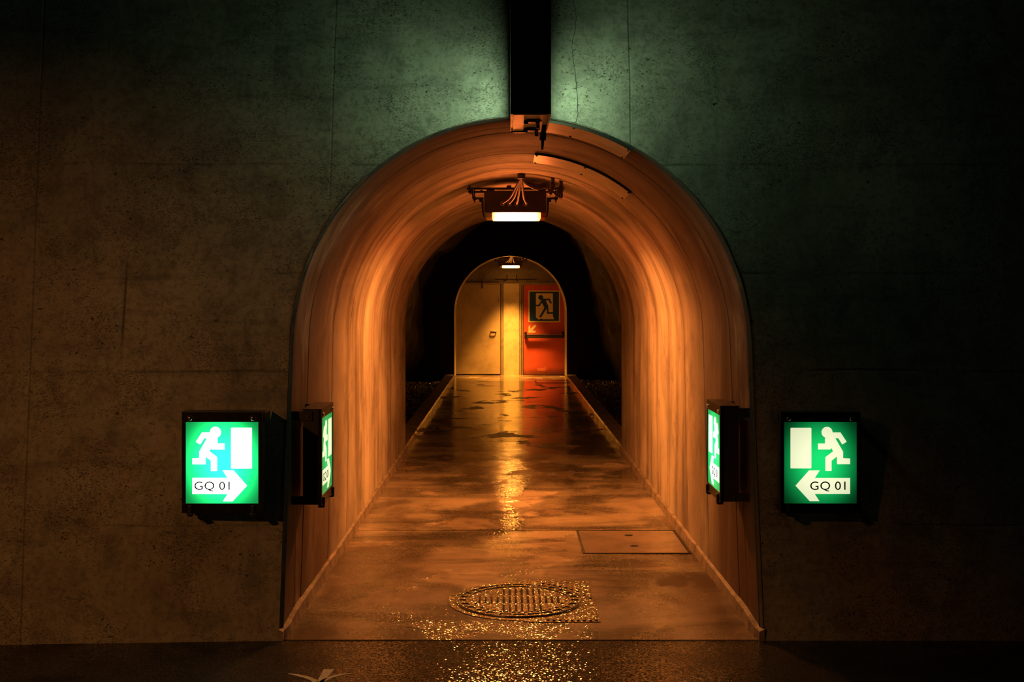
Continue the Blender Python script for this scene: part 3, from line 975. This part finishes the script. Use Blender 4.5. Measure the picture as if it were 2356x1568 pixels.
# right red door
d2 = bpy.data.objects.new('door_2', None); link(d2)
struct(d2, 'red emergency exit door with a push bar right of the pillar', 'door')
bm = bmesh.new(); box(bm, 0.292, 1.25, Y_DOOR-0.03, Y_DOOR+0.03, 0.008, 2.0, 0.003)
obj('door_leaf', bm, M['door_red'], d2)
bm = bmesh.new()
for a, b, yy in ((0.195, 0.214, -.010), (0.214, 0.240, -.045), (0.240, 0.262, -.012), (0.262, 0.278, -.04), (0.278, 0.290, .01)):
    box(bm, a, b, Y_DOOR+yy, Y_DOOR+0.1, 0.0, 2.03, 0.002)
box(bm, 0.262, 1.25, Y_DOOR-0.045, Y_DOOR+0.1, 2.003, 2.04, 0.002)
obj('door_frame', bm, M['jamb'], d2)
bm = bmesh.new()
zb = wz(773)
box(bm, wx(1210), wx(1297), Y_DOOR-0.115, Y_DOOR-0.075, zb-0.042, zb+0.042, 0.012)
pb = obj('push_bar', bm, M['darksteel'], d2)
bm = bmesh.new(); box(bm, wx(1211), wx(1297), Y_DOOR-0.120, Y_DOOR-0.080, zb+0.030, zb+0.046, 0.006)
obj('bar_cap', bm, M['steel'], pb)
for px in (1209, 1295.5):
    bm = bmesh.new()
    box(bm, wx(px)-0.026, wx(px)+0.026, Y_DOOR-0.125, Y_DOOR-0.029, zb-0.02, zb+0.105, 0.010)
    obj('bar_bracket', bm, M['bezel'], d2)
bm = bmesh.new(); cyl(bm, (wx(1207.5), Y_DOOR-0.06, wz(779)), (wx(1207.5), Y_DOOR-0.06, wz(769)), 0.014, 10)
obj('latch', bm, M['chrome'], d2)

# poster on the red door: teal with a pale doorway and a running figure  (crop px of 310 x 340 view, scale 4.613)
def dpt(cx, cy): return (wx(1020 + cx/4.613), wz(560 + cy/4.613))
ps = empty('exit_poster', (dpt(1070, 665)[0], Y_DOOR-0.03, dpt(1070, 665)[1]), 'square dark teal exit poster with a running figure on the red door', 'sign')
px0, pz0 = dpt(1070, 665)
def dloc(pts): return [(dpt(a, b)[0]-px0, dpt(a, b)[1]-pz0) for a, b in pts]
def flat(name, pts, y0, y1, mat, parent, conv):
    bm = bmesh.new(); poly_prism(bm, conv(pts), y0, y1)
    return obj(name, bm, mat, parent)
bo = flat('border', [(900, 497), (1240, 497), (1240, 835), (900, 835)], -0.0045, -0.0005, M['pale'], ps, dloc)
bk = flat('ground', [(915, 511), (1226, 511), (1226, 820), (915, 820)], -0.0065, -0.0046, M['teal'], ps, dloc)
flat('doorway_symbol', [(982, 528), (1162, 528), (1162, 765), (1174, 802), (1050, 802), (1040, 790), (1025, 803), (1005, 803), (982, 780)], -0.0085, -0.0066, M['pale'], ps, dloc)
man = [[(1060, 585), (1130, 583), (1152, 630), (1138, 640), (1115, 600), (1085, 603), (1112, 660), (1116, 728), (1180, 728), (1180, 746), (1098, 744), (1095, 690), (1038, 782), (1016, 780), (1072, 680), (1045, 628), (1022, 666), (980, 665), (980, 650), (1012, 648), (1035, 605)]]
rf = flat('running_figure', man[0], -0.0105, -0.0086, M['teal'], ps, dloc)
hd = [(1034 + 27*cos(2*pi*i/24), 573 - 27*sin(2*pi*i/24)) for i in range(24)]
flat('figure_head', hd, -0.0105, -0.0086, M['teal'], ps, dloc)
ar = empty('arrow_sticker', (dpt(945, 900)[0], Y_DOOR-0.03, dpt(945, 900)[1]), 'pale arrow sticker pointing down left under the poster on the red door', 'sticker')
ax0, az0 = dpt(945, 900)
def aloc(pts): return [(dpt(a, b)[0]-ax0, dpt(a, b)[1]-az0) for a, b in pts]
flat('arrow_shaft', [(903, 880), (922, 862), (924, 905), (970, 858), (990, 872), (945, 925), (990, 925), (972, 946), (903, 946)], -0.003, -0.0005, M['pale'], ar, aloc)

# ------------------------------------------------------------------ backlit exit signs
CW, CH = 727.0, 815.0                    # green field in crop px; centre (568.5, 717.5)
def spt(cx, cy, mir):
    x = (cx - 568.5)/4.355/461.0; z = -(cy - 717.5)/4.355/461.0
    return (-x if mir else x, z)
BODY = [(368,414),(450,414),(456,446),(486,468),(522,470),(522,525),(592,525),(592,585),(465,585),(461,565),(440,603),(518,662),(518,800),(457,800),(457,697),(402,655),(402,732),(271,732),(271,675),(341,672),(341,607),(418,473),(388,473),(350,535),(305,508)]
ARROW = [(271,871),(625,871),(576,795),(682,795),(818,948),(675,1103),(578,1103),(626,1030),(271,1030)]
DOORR = [(664,368),(863,368),(868,373),(868,770),(863,775),(664,775),(659,770),(659,373)]
HEAD = [(502 + 55*cos(2*pi*i/32), 413 + 55*sin(2*pi*i/32)) for i in range(32)]

def text_mesh(txt, size, mat, parent, loc):
    cu = bpy.data.curves.new('lettering', 'FONT')
    cu.body = txt; cu.size = size; cu.extrude = 0.0004; cu.align_x = 'CENTER'; cu.align_y = 'CENTER'
    cu.space_character = 1.05; cu.space_word = 0.9
    t = bpy.data.objects.new('tmp', cu); COL.objects.link(t)
    bpy.context.view_layer.update()
    me = bpy.data.meshes.new_from_object(t.evaluated_get(bpy.context.evaluated_depsgraph_get()))
    bpy.data.objects.remove(t)
    me.materials.clear(); me.materials.append(mat)
    o = bpy.data.objects.new('lettering', me); link(o, parent)
    o.location = loc; o.rotation_euler = (radians(90), 0, 0)
    # fit the width
    xs = [v.co.x for v in me.vertices]; ys = [v.co.y for v in me.vertices]
    w, h_ = max(xs)-min(xs), max(ys)-min(ys)
    return o, w, h_

def make_sign(loc, rz, mir, gm, wm, label, depth=0.095, gap=0.05):
    s = empty('exit_sign', loc, label, 'exit sign', None, rz)
    W2, H2 = 0.2005, 0.2515
    zc = 0.0
    fx0, fx1 = spt(205, 0, False)[0], spt(932, 0, False)[0]
    ft, fb = spt(0, 310, False)[1], spt(0, 1125, False)[1]
    # local: face towards -Y, face plane at y = 0, body behind
    bm = bmesh.new(); box(bm, -W2+.004, W2-.004, 0.012, depth, -H2+.004, H2-.002, 0.004)
    obj('housing', bm, M['case'], s)
    # frame, open in the middle
    bm = bmesh.new()
    box(bm, -W2, W2, -0.004, 0.014, ft+0.000, H2, 0.0022)
    box(bm, -W2, W2, -0.004, 0.014, -H2, fb, 0.0022)
    box(bm, -W2, fx0, -0.004, 0.014, fb, ft, 0.0012)
    box(bm, fx1, W2, -0.004, 0.014, fb, ft, 0.0012)
    obj('front_frame', bm, M['bezel'], s)
    # slim top lip
    bm = bmesh.new(); box(bm, -W2-.003, W2+.003, -0.006, depth+0.004, H2-0.001, H2+0.003, 0.001)
    obj('top_lip', bm, M['case'], s)
    bm = bmesh.new(); box(bm, fx0, fx1, 0.000, 0.0115, fb, ft)
    pn = obj('light_panel', bm, gm, s)
    dx = 0.0
    def conv(pts):
        q = [spt(a, b, mir) for a, b in pts]
        if mir: q = q[::-1]
        return q
    flat('running_figure', BODY, -0.0016, -0.0002, wm, pn, conv)
    flat('figure_head', HEAD, -0.0016, -0.0002, wm, pn, conv)
    flat('door_symbol', DOORR, -0.0016, -0.0002, wm, pn, conv)
    flat('arrow_symbol', ARROW, -0.0016, -0.0002, wm, pn, conv)
    cx = 479 if not mir else 484
    tx, tz = spt(cx, 953, mir)
    t, w, h_ = text_mesh('GQ 01', 0.06, M['ink'], pn, (tx, -0.0022, tz))
    t.scale = (0.176/w, 0.050/h_, 1)
    # screws
    for sx in (-1, 1):
        x = sx*0.157 - 0.002
        bm = bmesh.new(); dome(bm, (x, -0.004, H2-0.031), 0.0125, 0.009)
        sc = obj('screw', bm, M['chrome'], s, smooth=True)
        bm = bmesh.new(); cyl(bm, (x, -0.0045, H2-0.031), (x, -0.0035, H2-0.031), 0.018, 20)
        obj('washer', bm, M['darksteel'], sc)
        # swing clip at the bottom
        bm = bmesh.new()
        box(bm, x-0.008, x+0.008, -0.016, -0.004, -H2-0.012, -H2+0.040, 0.004)
        cyl(bm, (x-0.014, -0.010, -H2-0.004), (x+0.014, -0.010, -H2-0.004), 0.006, 10)
        box(bm, x-0.011, x+0.011, -0.012, 0.020, -H2-0.016, -H2-0.006, 0.003)
        obj('clip', bm, M['darksteel'], s)
        # mounting brackets to the wall, top and bottom
        for zb_, hb in ((H2-0.055, 0.05), (-H2+0.010, 0.045)):
            bm = bmesh.new()
            xx = sx*(W2-0.002)
            ln = gap(zb_) if callable(gap) else gap
            box(bm, min(xx, xx+sx*0.004), max(xx, xx+sx*0.004), 0.045, depth+ln+0.002, zb_-0.004, zb_+hb-0.004, 0.001)
            b = obj('bracket', bm, M['case'], s)
            bm = bmesh.new(); cyl(bm, (xx+sx*0.002, 0.068, zb_+0.022), (xx+sx*0.010, 0.068, zb_+0.022), 0.007, 6)
            obj('bolt', bm, M['steel'], b)
    return s

def sign_mats(nm, ge, gc, we_, wc, wcol=(1.0, 1.04, 0.74)):
    g = mat_emit(nm + '_green', (0.012, 1.0, 0.22), ge, gc, 0.0, 0.0, 0.235, 0.29)
    w = mat_emit(nm + '_white', wcol, we_, wc, 0.0, 0.0, 0.28, 0.32)
    return g, w
g1, w1 = sign_mats('bright_panel', 0.28, 4.6, 1.4, 6.0, (1.0, 1.06, 1.0))
g2, w2 = sign_mats('dim_panel', 0.03, 0.80, 0.66, 1.05, (1.0, 1.04, 0.66))
g3, w3 = sign_mats('plain_panel', 0.26, 0.62, 0.75, 1.15, (1.0, 1.04, 0.62))
g4, w4 = sign_mats('cool_panel', 0.35, 1.7, 1.1, 1.7, (1.0, 1.05, 0.95))

zc = 0.880
def gapf(yface, depth, xx):
    return lambda zl: front_y(xx, zc + zl + 0.02) - yface - depth
yf = Yw(0.628) - 0.105
yfl = front_y(-1.494, 0.628) - 0.100
make_sign((-1.494, yf, zc), 0, False, g1, w1, 'bright green exit sign with right arrow on the wall left of the opening', 0.085, gapf(yf, 0.085, -1.5))
make_sign((1.494, yf, zc), 0, True, g2, w2, 'dimmer green exit sign with left arrow on the wall right of the opening', 0.085, gapf(yf, 0.085, 1.5))
make_sign((-1.043, 5.90 + 0.2005, 0.869), radians(90), False, g3, w3, 'green exit sign seen edge-on, mounted on the left wall just inside the passage', 0.095, RW - 1.043 - 0.095)
make_sign((1.046, 5.90 + 0.2005, 0.885), radians(-90), True, g4, w4, 'green exit sign seen edge-on, mounted on the right wall just inside the passage', 0.095, RW - 1.046 - 0.095)

# ------------------------------------------------------------------ big projecting sign over the arch (we see its narrow edge)
bs = empty('projecting_sign', (0.045, 5.52, 2.60), 'tall dark projecting light box over the arch, seen on its narrow edge', 'exit sign')
TW = 0.090; HH = 0.575; DD = 0.56
bm = bmesh.new(); box(bm, -TW+0.006, TW-0.006, 0.010, DD, 0.008, HH, 0.004)
obj('housing', bm, M['case'], bs)
bm = bmesh.new()
box(bm, -TW, -TW+0.010, 0.0, 0.014, 0.0, HH, 0.001); box(bm, TW-0.010, TW, 0.0, 0.014, 0.0, HH, 0.001)
box(bm, -TW+0.010, TW-0.010, 0.004, 0.014, 0.0, HH, 0.001)
obj('edge_cover', bm, M['case'], bs)
gb, wb = sign_mats('large_panel', 5.0, 11.0, 5.0, 10.0, (0.62, 1.0, 0.62))
gb = mat_emit('large_panel_field', (0.58, 1.0, 0.56), 6, 23, 0, 0.20, 0.7, 0.24)
for sx in (-1, 1):
    bm = bmesh.new()
    x = sx*(TW-0.005)
    box(bm, min(x, x+sx*0.004), max(x, x+sx*0.004), 0.27, DD-0.05, 0.04, HH-0.20)
    p = obj('light_panel', bm, gb, bs)
    # shading rim round the panel
    bm = bmesh.new()
    a, b = min(x, x+sx*0.014), max(x, x+sx*0.014)
    box(bm, a, b, 0.0, 0.27, 0.0, HH, 0.001); box(bm, a, b, DD-0.05, DD, 0.0, HH, 0.001)
    box(bm, a, b, 0.27, DD-0.05, 0.0, 0.04, 0.001)
    box(bm, min(x, x+sx*0.014), max(x, x+sx*0.014), 0.27, DD-0.05, HH-0.20, HH, 0.001)
    obj('side_frame', bm, M['case'], bs)
# latches on the narrow edge
for zl in (0.48, 0.10):
    bm = bmesh.new()
    box(bm, -0.035, 0.052, -0.012, 0.004, zl-0.014, zl+0.014, 0.004)
    lt = obj('latch', bm, M['bezel'], bs)
    for a, b, c, d, e_, f_ in ((-.030, -.026, -.016, -.011, -.012, .012), (.010, .015, -.017, -.011, -.010, .013), (.020, .048, -.020, -.012, -.009, .009)):
        bm = bmesh.new(); box(bm, a, b, c, d, zl+e_, zl+f_, 0.001)
        obj('latch_pin' if b < .02 else 'latch_lever', bm, M['darksteel'], lt)
# bottom plate with two bracket openings
bm = bmesh.new(); box(bm, -TW+0.004, TW-0.006, 0.0, DD, -0.004, 0.006, 0.001)
bp = obj('bottom_plate', bm, M['plate'], bs)
for y0 in (0.12, 0.40):
    bm = bmesh.new(); poly_prism(bm, [(-0.030, y0+0.05), (-0.015, y0+0.10), (0.045, y0+0.09), (0.060, y0+0.06), (0.045, y0), (-0.010, y0)], 0, 0.004)
    bmesh.ops.rotate(bm, cent=(0, 0, 0), matrix=Matrix.Rotation(radians(-90), 3, 'X'), verts=bm.verts)
    bmesh.ops.transform(bm, matrix=Matrix(((1,0,0,0),(0,-1,0,0),(0,0,1,-0.004),(0,0,0,1))), verts=bm.verts)
    for v in bm.verts: v.co.y = abs(v.co.y)
    obj('bracket_slot', bm, M['hole'], bp)
    bm = bmesh.new()
    box(bm, -0.010, 0.030, y0+0.015, y0+0.085, -0.018, -0.010, 0.002); box(bm, 0.036, 0.044, y0, y0+0.10, -0.030, -0.008, 0.002)
    cyl(bm, (0.040, y0+0.05, -0.045), (0.040, y0+0.05, -0.008), 0.009, 8)
    cyl(bm, (-0.020, y0+0.05, -0.024), (-0.020, y0+0.05, -0.008), 0.012, 6)
    obj('hanger', bm, M['darksteel'], bp)
bm = bmesh.new(); box(bm, -TW-0.004, -0.02, DD-0.02, DD+0.02, -0.010, -0.003, 0.001)
obj('mounting_rail', bm, M['darksteel'], bs)
# wall mounting arm behind the housing
bm = bmesh.new(); box(bm, -0.05, 0.05, DD-0.005, 0.66, 0.10, 0.46, 0.004)
obj('wall_bracket', bm, M['case'], bs)
bm = bmesh.new()
cyl(bm, (0.078, 0.33, -0.005), (0.073, 0.36, -0.040), 0.013, 12)
cyl(bm, (0.073, 0.36, -0.040), (0.070, 0.37, -0.075), 0.017, 10)
cyl(bm, (0.070, 0.37, -0.075), (0.068, 0.375, -0.125), 0.009, 10, 0.006)
obj('cable_gland', bm, M['gland'], bs)

# ------------------------------------------------------------------ curved cover plates on the vault
def vault_plate(y0, y1_, xa, xb, label, back_extra=0.0):
    t = lambda y: (y - Yw(2.6))/(Y_END - Yw(2.6))
    yc = (y0+y1_)/2
    c = station(t(yc)); r = RW - 0.008
    aa = math.asin(xa/r); ab = math.asin(xb/r)
    e = empty('cover_plate', (0, 0, 0), label, 'plate')
    bm = bmesh.new()
    n = 26
    T_ = []
    for i in range(n+1):
        a = aa + (ab-aa)*i/n
        ra, rb = r, r + 0.004
        def P_(rr, y): return bm.verts.new((rr*sin(a), y, c + rr*cos(a)))
        T_.append((P_(ra-0.006, y0), P_(ra-0.006, y1_), P_(rb, y1_), P_(rb, y0)))
    for A_, B_ in zip(T_, T_[1:]):
        for k in range(4): bm.faces.new((A_[k], A_[(k+1) % 4], B_[(k+1) % 4], B_[k]))
    bm.faces.new(T_[0]); bm.faces.new(T_[-1])
    obj('sheet', bm, M['plate'], e, smooth=False)
    # dark front lip
    bm = bmesh.new(); prev = None
    for i in range(n+1):
        a = aa + (ab-aa)*i/n
        row = [bm.verts.new((rr*sin(a), y, c + rr*cos(a))) for rr, y in ((r-0.007, y0-0.002), (r-0.007, y0+0.002), (r+0.006, y0+0.002), (r+0.006, y0-0.002))]
        if prev:
            for k in range(4): bm.faces.new((prev[k], prev[(k+1) % 4], row[(k+1) % 4], row[k]))
        prev = row
    obj('edge_strip', bm, M['darksteel'], e)
    for f_ in (0.02, 0.5, 0.98):
        for yy in (y0+0.02, y1_-0.03):
            a = aa + (ab-aa)*f_
            bm = bmesh.new()
            cyl(bm, ((r-0.004)*sin(a), yy, c+(r-0.004)*cos(a)), ((r-0.013)*sin(a), yy, c+(r-0.013)*cos(a)), 0.007, 8)
            obj('bolt', bm, M['darksteel'], e)
    return e
vault_plate(6.10, 6.47, -0.04, 0.60, 'curved cover plate on the vault nearest the opening, under the projecting light box')
vault_plate(7.38, 7.82, 0.11, 0.74, 'curved cover plate on the vault nearer the lamp, with cables under its end')

# ------------------------------------------------------------------ ceiling lamps
def copy_tree(o, parent=None):
    c = o.copy(); COL.objects.link(c)
    if parent is not None: c.parent = parent
    for ch in list(o.children): copy_tree(ch, c)
    return c

def make_lamp(loc, ceil_z, label, lens_mat):
    """origin at the centre of the lens underside; x across the passage, front towards -Y"""
    L = empty('ceiling_lamp', loc, label, 'lamp', None)
    dz = ceil_z - loc[2]           # distance to the crown
    bm = bmesh.new()
    box(bm, -0.250, 0.235, -0.17, 0.17, 0.044, 0.215, 0.005)
    obj('housing', bm, M['case'], L)
    # lens box
    bm = bmesh.new(); box(bm, -0.185, 0.190, -0.151, 0.160, 0.0, 0.044, 0.004)
    obj('lens', bm, M['diffuser1'], L)
    bm = bmesh.new(); box(bm, -0.185, 0.190, -0.162, -0.152, -0.002, 0.044, 0.004)
    obj('lens_front', bm, lens_mat, L)
    bm = bmesh.new(); box(bm, -0.235, -0.186, -0.158, 0.158, 0.004, 0.044, 0.003)
    obj('lens_cap', bm, M['palecap'], L)['label'] = 'pale lens end cap'
    bm = bmesh.new(); box(bm, 0.191, 0.228, -0.158, 0.158, 0.004, 0.044, 0.003)
    obj('lens_cap', bm, M['redcap'], L)['label'] = 'red lens end cap'
    # side clamps
    for sx in (-1, 1):
        bm = bmesh.new()
        x = -0.254 if sx < 0 else 0.239
        poly_prism(bm, [(x, 0.150), (x + sx*0.018, 0.140), (x + sx*0.014, 0.06), (x + sx*0.006, 0.02), (x - sx*0.012, -0.002), (x - sx*0.004, 0.03), (x, 0.06)], -0.165, -0.135)
        obj('clamp', bm, M['darksteel'], L)
        # arm, hanger and threaded rods
        bm = bmesh.new()
        box(bm, min(x, x+sx*0.088), max(x, x+sx*0.088), -0.155, -0.100, 0.150, 0.163, 0.002)
        obj('arm', bm, M['darksteel'], L)
        xh = x + sx*0.072
        bm = bmesh.new()
        cyl(bm, (xh, -0.130, 0.125), (xh, -0.130, 0.235), 0.0048, 8)
        obj('threaded_rod', bm, M['darksteel'], L)
        for p_, q_, r1, r2 in (((xh, .142), (xh, .150), .011, None), ((xh, .163), (xh, .172), .011, None), ((x+sx*.025, .130), (x+sx*.025, .150), .009, .013),
                               ((x+sx*.018, .203), (x+sx*.018, .222), .007, .013), ((xh+sx*.012, .163), (xh+sx*.018, .228), .007, None)):
            bm = bmesh.new(); cyl(bm, (p_[0], -.130, p_[1]), (q_[0], -.130, q_[1]), r1, 6, r2)
            obj('nut', bm, M['darksteel'], L)
    # cross rail under the crown
    bm = bmesh.new(); box(bm, -0.385, 0.375, -0.160, -0.115, 0.226, 0.240, 0.002); box(bm, -0.385, 0.375, 0.115, 0.160, 0.226, 0.240, 0.002)
    rl = obj('cross_rail', bm, M['darksteel'], L)
    for sx in (-1, 1):
        bm = bmesh.new()
        for yy in (-0.14, 0.14): cyl(bm, (sx*0.365, yy, 0.215), (sx*0.365, yy, dz - 0.058), 0.007, 8)
        obj('fixing_bolt', bm, M['darksteel'], rl)
        bm = bmesh.new(); box(bm, sx*0.20-0.03, sx*0.20+0.03, -0.14, 0.14, 0.214, 0.227, 0.002)
        obj('spacer', bm, M['darksteel'], rl)
    bm = bmesh.new(); box(bm, -0.075, -0.038, -0.150, -0.122, 0.240, 0.258, 0.004)
    obj('rail_clip', bm, M['darksteel'], L)
    # cables out of the housing front up to the collar
    hub = Vector((0.037, -0.42, dz - 0.020))
    for (xg, zg) in ((-0.105, 0.112), (-0.053, 0.112), (0.002, 0.110), (0.072, 0.110)):
        bm = bmesh.new()
        mid = Vector((xg*0.6 + hub.x*0.4, -0.24, 0.155)); m2 = Vector((xg*0.25 + hub.x*0.75, -0.34, 0.235))
        tube(bm, [(xg, -0.170, zg), (xg + 0.004, -0.195, zg + 0.006), mid, m2, hub], 0.0085, 8)
        cb = obj('cable', bm, M['cable'], L, smooth=True)
        bm = bmesh.new()
        n = 16
        for rr0, rr1, ya, yb in ((0.020, 0.018, -0.170, -0.178), (0.018, 0.011, -0.178, -0.181)):
            A_ = [bm.verts.new((xg+rr0*cos(2*pi*i/n), ya, zg+rr0*sin(2*pi*i/n))) for i in range(n)]
            B_ = [bm.verts.new((xg+rr1*cos(2*pi*i/n), yb, zg+rr1*sin(2*pi*i/n))) for i in range(n)]
            for i in range(n): bm.faces.new((A_[i], A_[(i+1) % n], B_[(i+1) % n], B_[i]))
        obj('grommet', bm, M['steel'], cb)
    # looping feeds on the right up to two glands on the vault
    def vz(x): return dz - (RW - sqrt(RW*RW - x*x))
    for k, (xe, r_, sag, ye) in enumerate(((0.270, 0.013, 0.245, -0.42), (0.335, 0.010, 0.222, -0.36), (0.350, 0.009, 0.214, -0.34))):
        bm = bmesh.new()
        ze = vz(xe) - 0.085
        tube(bm, [hub, (hub.x + 0.04, -0.39, sag + 0.03), (0.16, -0.36, sag - 0.006), (0.235, -0.37, sag + 0.003), (xe-0.015, ye, ze - 0.030), (xe, ye, ze)], r_, 8)
        fd = obj('feed_cable', bm, M['cable'], L, smooth=True)
        if k < 2:
            bm = bmesh.new()
            cyl(bm, (xe, ye, ze), (xe+0.004, ye-0.01, ze+0.045), 0.022, 10)
            cyl(bm, (xe+0.004, ye-0.01, ze+0.045), (xe+0.004, ye-0.03, vz(xe)+0.0), 0.015, 10)
            obj('gland', bm, M['gland'], fd)
    bm = bmesh.new(); cyl(bm, (hub.x, hub.y, dz-0.035), (hub.x, hub.y, dz+0.004), 0.030, 14)
    obj('cable_collar', bm, M['gland'], L)
    return L
lz = 2.325
t1 = (L1[1]-Yw(2.6))/(Y_END-Yw(2.6))
lamp1 = make_lamp((L1[0], L1[1], lz), station(t1) + RW, 'glowing box lamp with four cables under the near vault', M['lens1'])
lamp2 = copy_tree(lamp1)
lamp2.location = (L2[0], L2[1], lz + 0.035)
lamp2['label'] = 'far glowing box lamp hanging in the crown of the far arch before the doors'
for ch in list(lamp2.children):
    for key, mk in (('lens_front', 'lens2'), ('lens', 'diffuser2')):
        if ch.name == key or ch.name.startswith(key + '.'):
            ch.data = ch.data.copy(); ch.data.materials.clear(); ch.data.materials.append(M[mk])
